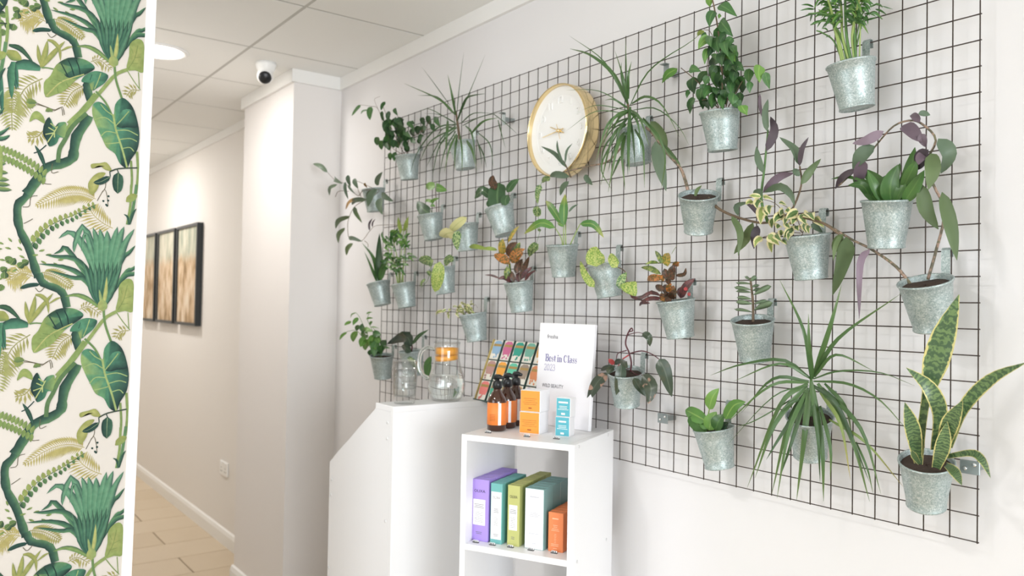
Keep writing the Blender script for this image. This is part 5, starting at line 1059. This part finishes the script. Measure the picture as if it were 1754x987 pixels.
    bladeP(Z4, 40, [(1000,340),(880,250),(760,205),(640,222)], '6a9650', '86a456', '3f6a48', 8); leafP(Z4, 80, [(1018,370),(1018,300),(1020,250)], 'a8ae5c', '8fa85c', n=5)
    # light ovate leaf beside the hub
    outline(Z4, [(1150,370),(1175,230),(1185,110),(1260,45),(1320,70),(1330,200),(1320,370),(1240,365)], (1240,220), [LG]*8, 'a9ac5c'); lineP(Z4, 7, [(1165,365),(1230,250),(1265,110)], '7f9448', 6)
    for q in ([(1205,300),(1270,290)], [(1235,240),(1300,220)], [(1215,200),(1200,150)]): lineP(Z4, 5, q, '7f9448', 3)
    # big arrow leaf, left: pale lower half, dark upper half
    outline(Z4, [(330,780),(315,640),(380,560),(440,440),(560,350),(700,335),(800,370),(825,420),(720,500),(640,560),(520,690),(430,740)], (520,560), [LG,LG,LG,'7f9a50','27453f','6f9a58','3f7f5e','1f3a38','3f7f5e','8fa552',LG,LG], '7f9a50')
    outline(Z4, [(440,480),(470,410),(560,360),(690,340),(800,375),(820,420),(700,500),(570,550),(510,520)], (640,440), ['7f9a50','2c4a3c','27453f','5a9060','3f7f5e','1f3a38','2c5046','27453f','6f9450'], '3f7f60')
    for q in ([(560,540),(520,470),(490,420)], [(620,520),(590,430),(560,375)], [(680,500),(670,430),(640,360)]): lineP(Z4, 10, q, '1f3f3a', 5)
    for q in ([(340,770),(470,620),(600,545),(720,490)],): lineP(Z4, 10, q, 'b3b566', 10)
    for q in ([(440,640),(390,640)], [(500,600),(420,590)], [(450,670),(460,720)], [(540,600),(560,640)]): lineP(Z4, 6, q, '6f8a44', 3)
    outline(Z4, [(695,570),(720,510),(800,450),(880,435),(965,460),(930,540),(860,600),(800,640),(770,570)], (830,530), [MG,MG,'4f8f68',MG,'2c5a4c',MG,'3a7558',LG,MG], '4a8f6c'); lineP(Z4, 8, [(890,450),(860,540),(825,620)], '9ab46a', 5); lineP(Z4, 6, [(800,480),(780,540)], '2c5a4c', 3)
    # great heart leaf, right
    outline(Z2, [(1130,215),(1145,110),(1215,45),(1300,110),(1350,220),(1385,400),(1365,560),(1300,660),(1262,745),(1190,700),(1140,600),(1060,540),(1010,440),(950,310),(915,200),(925,110),(985,85),(1060,130),(1105,205)], (1170,380), ['6a9f62','4a8f68','2c5a4c','27403c','27403c','2f4f4a','27403c','22383a','22383a',MG,'5f9a66','86a85c','5f9a66','8fae60','8fae60','4a8f68','3f7f60','35705a','6a9f62'], '4a9070')
    outline(Z2, [(1150,300),(1220,170),(1320,180),(1370,330),(1270,340),(1190,345)], (1260,260), ['3f7f60','4f9570','2c5046','22383a','22383a','2c5046'], '3f7a62')
    lineP(Z2, 16, [(1125,210),(1150,360),(1215,560),(1262,740)], 'a3b868', 10)
    for q in ([(1140,310),(1040,240),(930,265)], [(1165,400),(1060,380),(1000,430)], [(1190,490),(1100,500),(1040,500)], [(1145,330),(1220,250),(1280,180)], [(1160,370),(1270,370),(1370,420)], [(1190,460),(1290,450),(1360,480)], [(1215,550),(1290,540),(1330,580)], [(1120,220),(1050,170),(1000,110)]): lineP(Z2, 9, q, '9ab46a', 6)
    # small dark heart leaf
    outline(Z2, [(540,330),(490,238),(440,300),(425,400),(460,470),(490,530),(560,500),(590,440),(640,440),(660,340),(650,288),(580,295)], (530,390), ['4a8f68','27403c','27403c','22383a',DG,'2f6a54',MG,'4a8f68','86a85c','86a85c','5f9a66','35614e'], '2f5f50')
    for q in ([(570,330),(530,400),(470,490)], [(545,380),(480,340)], [(540,390),(540,440)], [(530,395),(450,410)], [(560,345),(500,300)]): lineP(Z2, 9, q, 'b3bf70', 5)
    outline(Z2, [(290,285),(320,200),(370,178),(430,230),(445,300),(400,280),(350,255)], (365,225), LG, '9aa852')
    # seed pods and pale leaves
    outline(Z2, [(1110,770),(1040,760),(985,720),(915,750),(905,705),(990,695),(1060,690)], (1040,725), OL, 'b9b868'); lineP(Z2, 12, [(1090,780),(1180,750),(1365,742)], '3f4f40', 6)
    outline(Z2, [(885,980),(875,900),(920,830),(980,790),(1050,795),(1000,860),(970,950),(920,1010)], (940,900), OL, 'b9b868')
    leafP(Z2, 56, [(1095,830),(1000,880),(925,890)], '2c5046', DG, '9ab080'); leafP(Z2, 92, [(1175,790),(1170,890),(1168,1000)], '3a6a52', DG, '9ab080', a=0.4, b=0.5); lineP(Z2, 8, [(1090,780),(1095,830)], DG, 3); lineP(Z2, 8, [(1165,760),(1180,800)], DG, 3)
    leafP(Z4, 60, [(150,920),(185,880),(235,880)], OL, '7f9448', n=4); leafP(Z2, 50, [(260,90),(310,80),(370,100)], '7f9448', '5a7a48', n=4); leafP(Z2, 36, [(450,180),(490,165),(525,185)], '7f9448', '5a7a48', n=4)
unit()
# lay the unit out in repeats, clipped to the paper's edges in the plane
EDGE = 0.024
def build_paper():
    import bisect
    V, Fc, Cc = [], [], []
    zlo, zhi = 0.05, 2.5; nl = PA.layer
    ymax = yedge(1.5)-EDGE-0.0005
    for rep in range(-4, 4):
        for colm in range(4, -1, -1):
            dz = rep*PER+colm*0.31; dy = -colm*0.30
            for q in PA.f:
                pts = [(PA.v[i][0]+dy, PA.v[i][1]+dz, PA.v[i][2], PA.c[i]) for i in q]
                # clip against y < ymax, column left edge, and z limits
                for (ax, lim, sgn) in ((0, ymax, 1), (1, zhi, 1), (1, zlo, -1)):
                    if not pts: break
                    out = []
                    for i in range(len(pts)):
                        a, b = pts[i-1], pts[i]; ia = (lim-a[ax])*sgn >= 0; ib = (lim-b[ax])*sgn >= 0
                        if ia != ib:
                            t = (lim-a[ax])/(b[ax]-a[ax]); out.append((a[0]+(b[0]-a[0])*t, a[1]+(b[1]-a[1])*t, a[2], tuple(a[3][k]+(b[3][k]-a[3][k])*t for k in range(4))))
                        if ib: out.append(b)
                    pts = out
                if len(pts) < 3 or max(p[0] for p in pts) < -2.6: continue
                k = len(V)
                for p in pts: V.append((XP+0.0011+p[2]*0.0000028+(4-colm)*0.00002, p[0]+(p[1]-1.5)*0.0155, p[1])); Cc.append(p[3])
                Fc.append(tuple(range(k, k+len(pts))))
    me = bpy.data.meshes.new('wallpaper_print'); me.from_pydata(V, [], Fc); ca = me.color_attributes.new('ink', 'FLOAT_COLOR', 'POINT')
    ca.data.foreach_set('color', [x for c in Cc for x in c])
    m = bpy.data.materials.new('wallpaper ink'); m.use_nodes = True; t = NT(m); t.b.inputs['Roughness'].default_value = 0.75; t.b.inputs['Specular IOR Level'].default_value = 0.2
    at_ = t.n('ShaderNodeAttribute', attribute_name='ink'); tc = t.n('ShaderNodeTexCoord'); n = t.noise(90, tc.outputs['Object'], 3)
    hs = t.n('ShaderNodeHueSaturation'); hs.inputs['Saturation'].default_value = 0.86; t.l(at_.outputs['Color'], hs.inputs['Color']); t.l(t.math('ADD', t.math('MULTIPLY', n, 0.45), 0.5), hs.inputs['Value']); t.l(hs.outputs[0], t.b.inputs['Base Color'])
    me.materials.append(m); o = bpy.data.objects.new('wallpaper_print', me); COL.objects.link(o); o.parent = wall_l; o['label'] = 'tropical palm and fern print in greens'; return o
build_paper()
PAPER = mat('cream wallpaper', 'c9c3bb', 0.8)
pl = [(XP+0.001, -4.08, 0.05), (XP+0.001, yedge(0.05)-EDGE, 0.05), (XP+0.001, yedge(2.5)-EDGE, 2.5), (XP+0.001, -4.08, 2.5)]
obj('wallpaper', pl+[(XP, y, z) for _, y, z in pl], [(0,1,2,3), (7,6,5,4), (0,4,5,1), (1,5,6,2), (2,6,7,3), (3,7,4,0)], PAPER, wall_l)
ev = [(XP+0.003, yedge(z)-EDGE, z) for z in (0, H)]+[(XP+0.003, yedge(z), z) for z in (H, 0)]
struct(obj('trim_5', ev+[(XP, y, z) for _, y, z in ev], [(0,1,2,3), (7,6,5,4), (0,4,5,1), (1,5,6,2), (2,6,7,3), (3,7,4,0)], TRIM))
#WALL_END
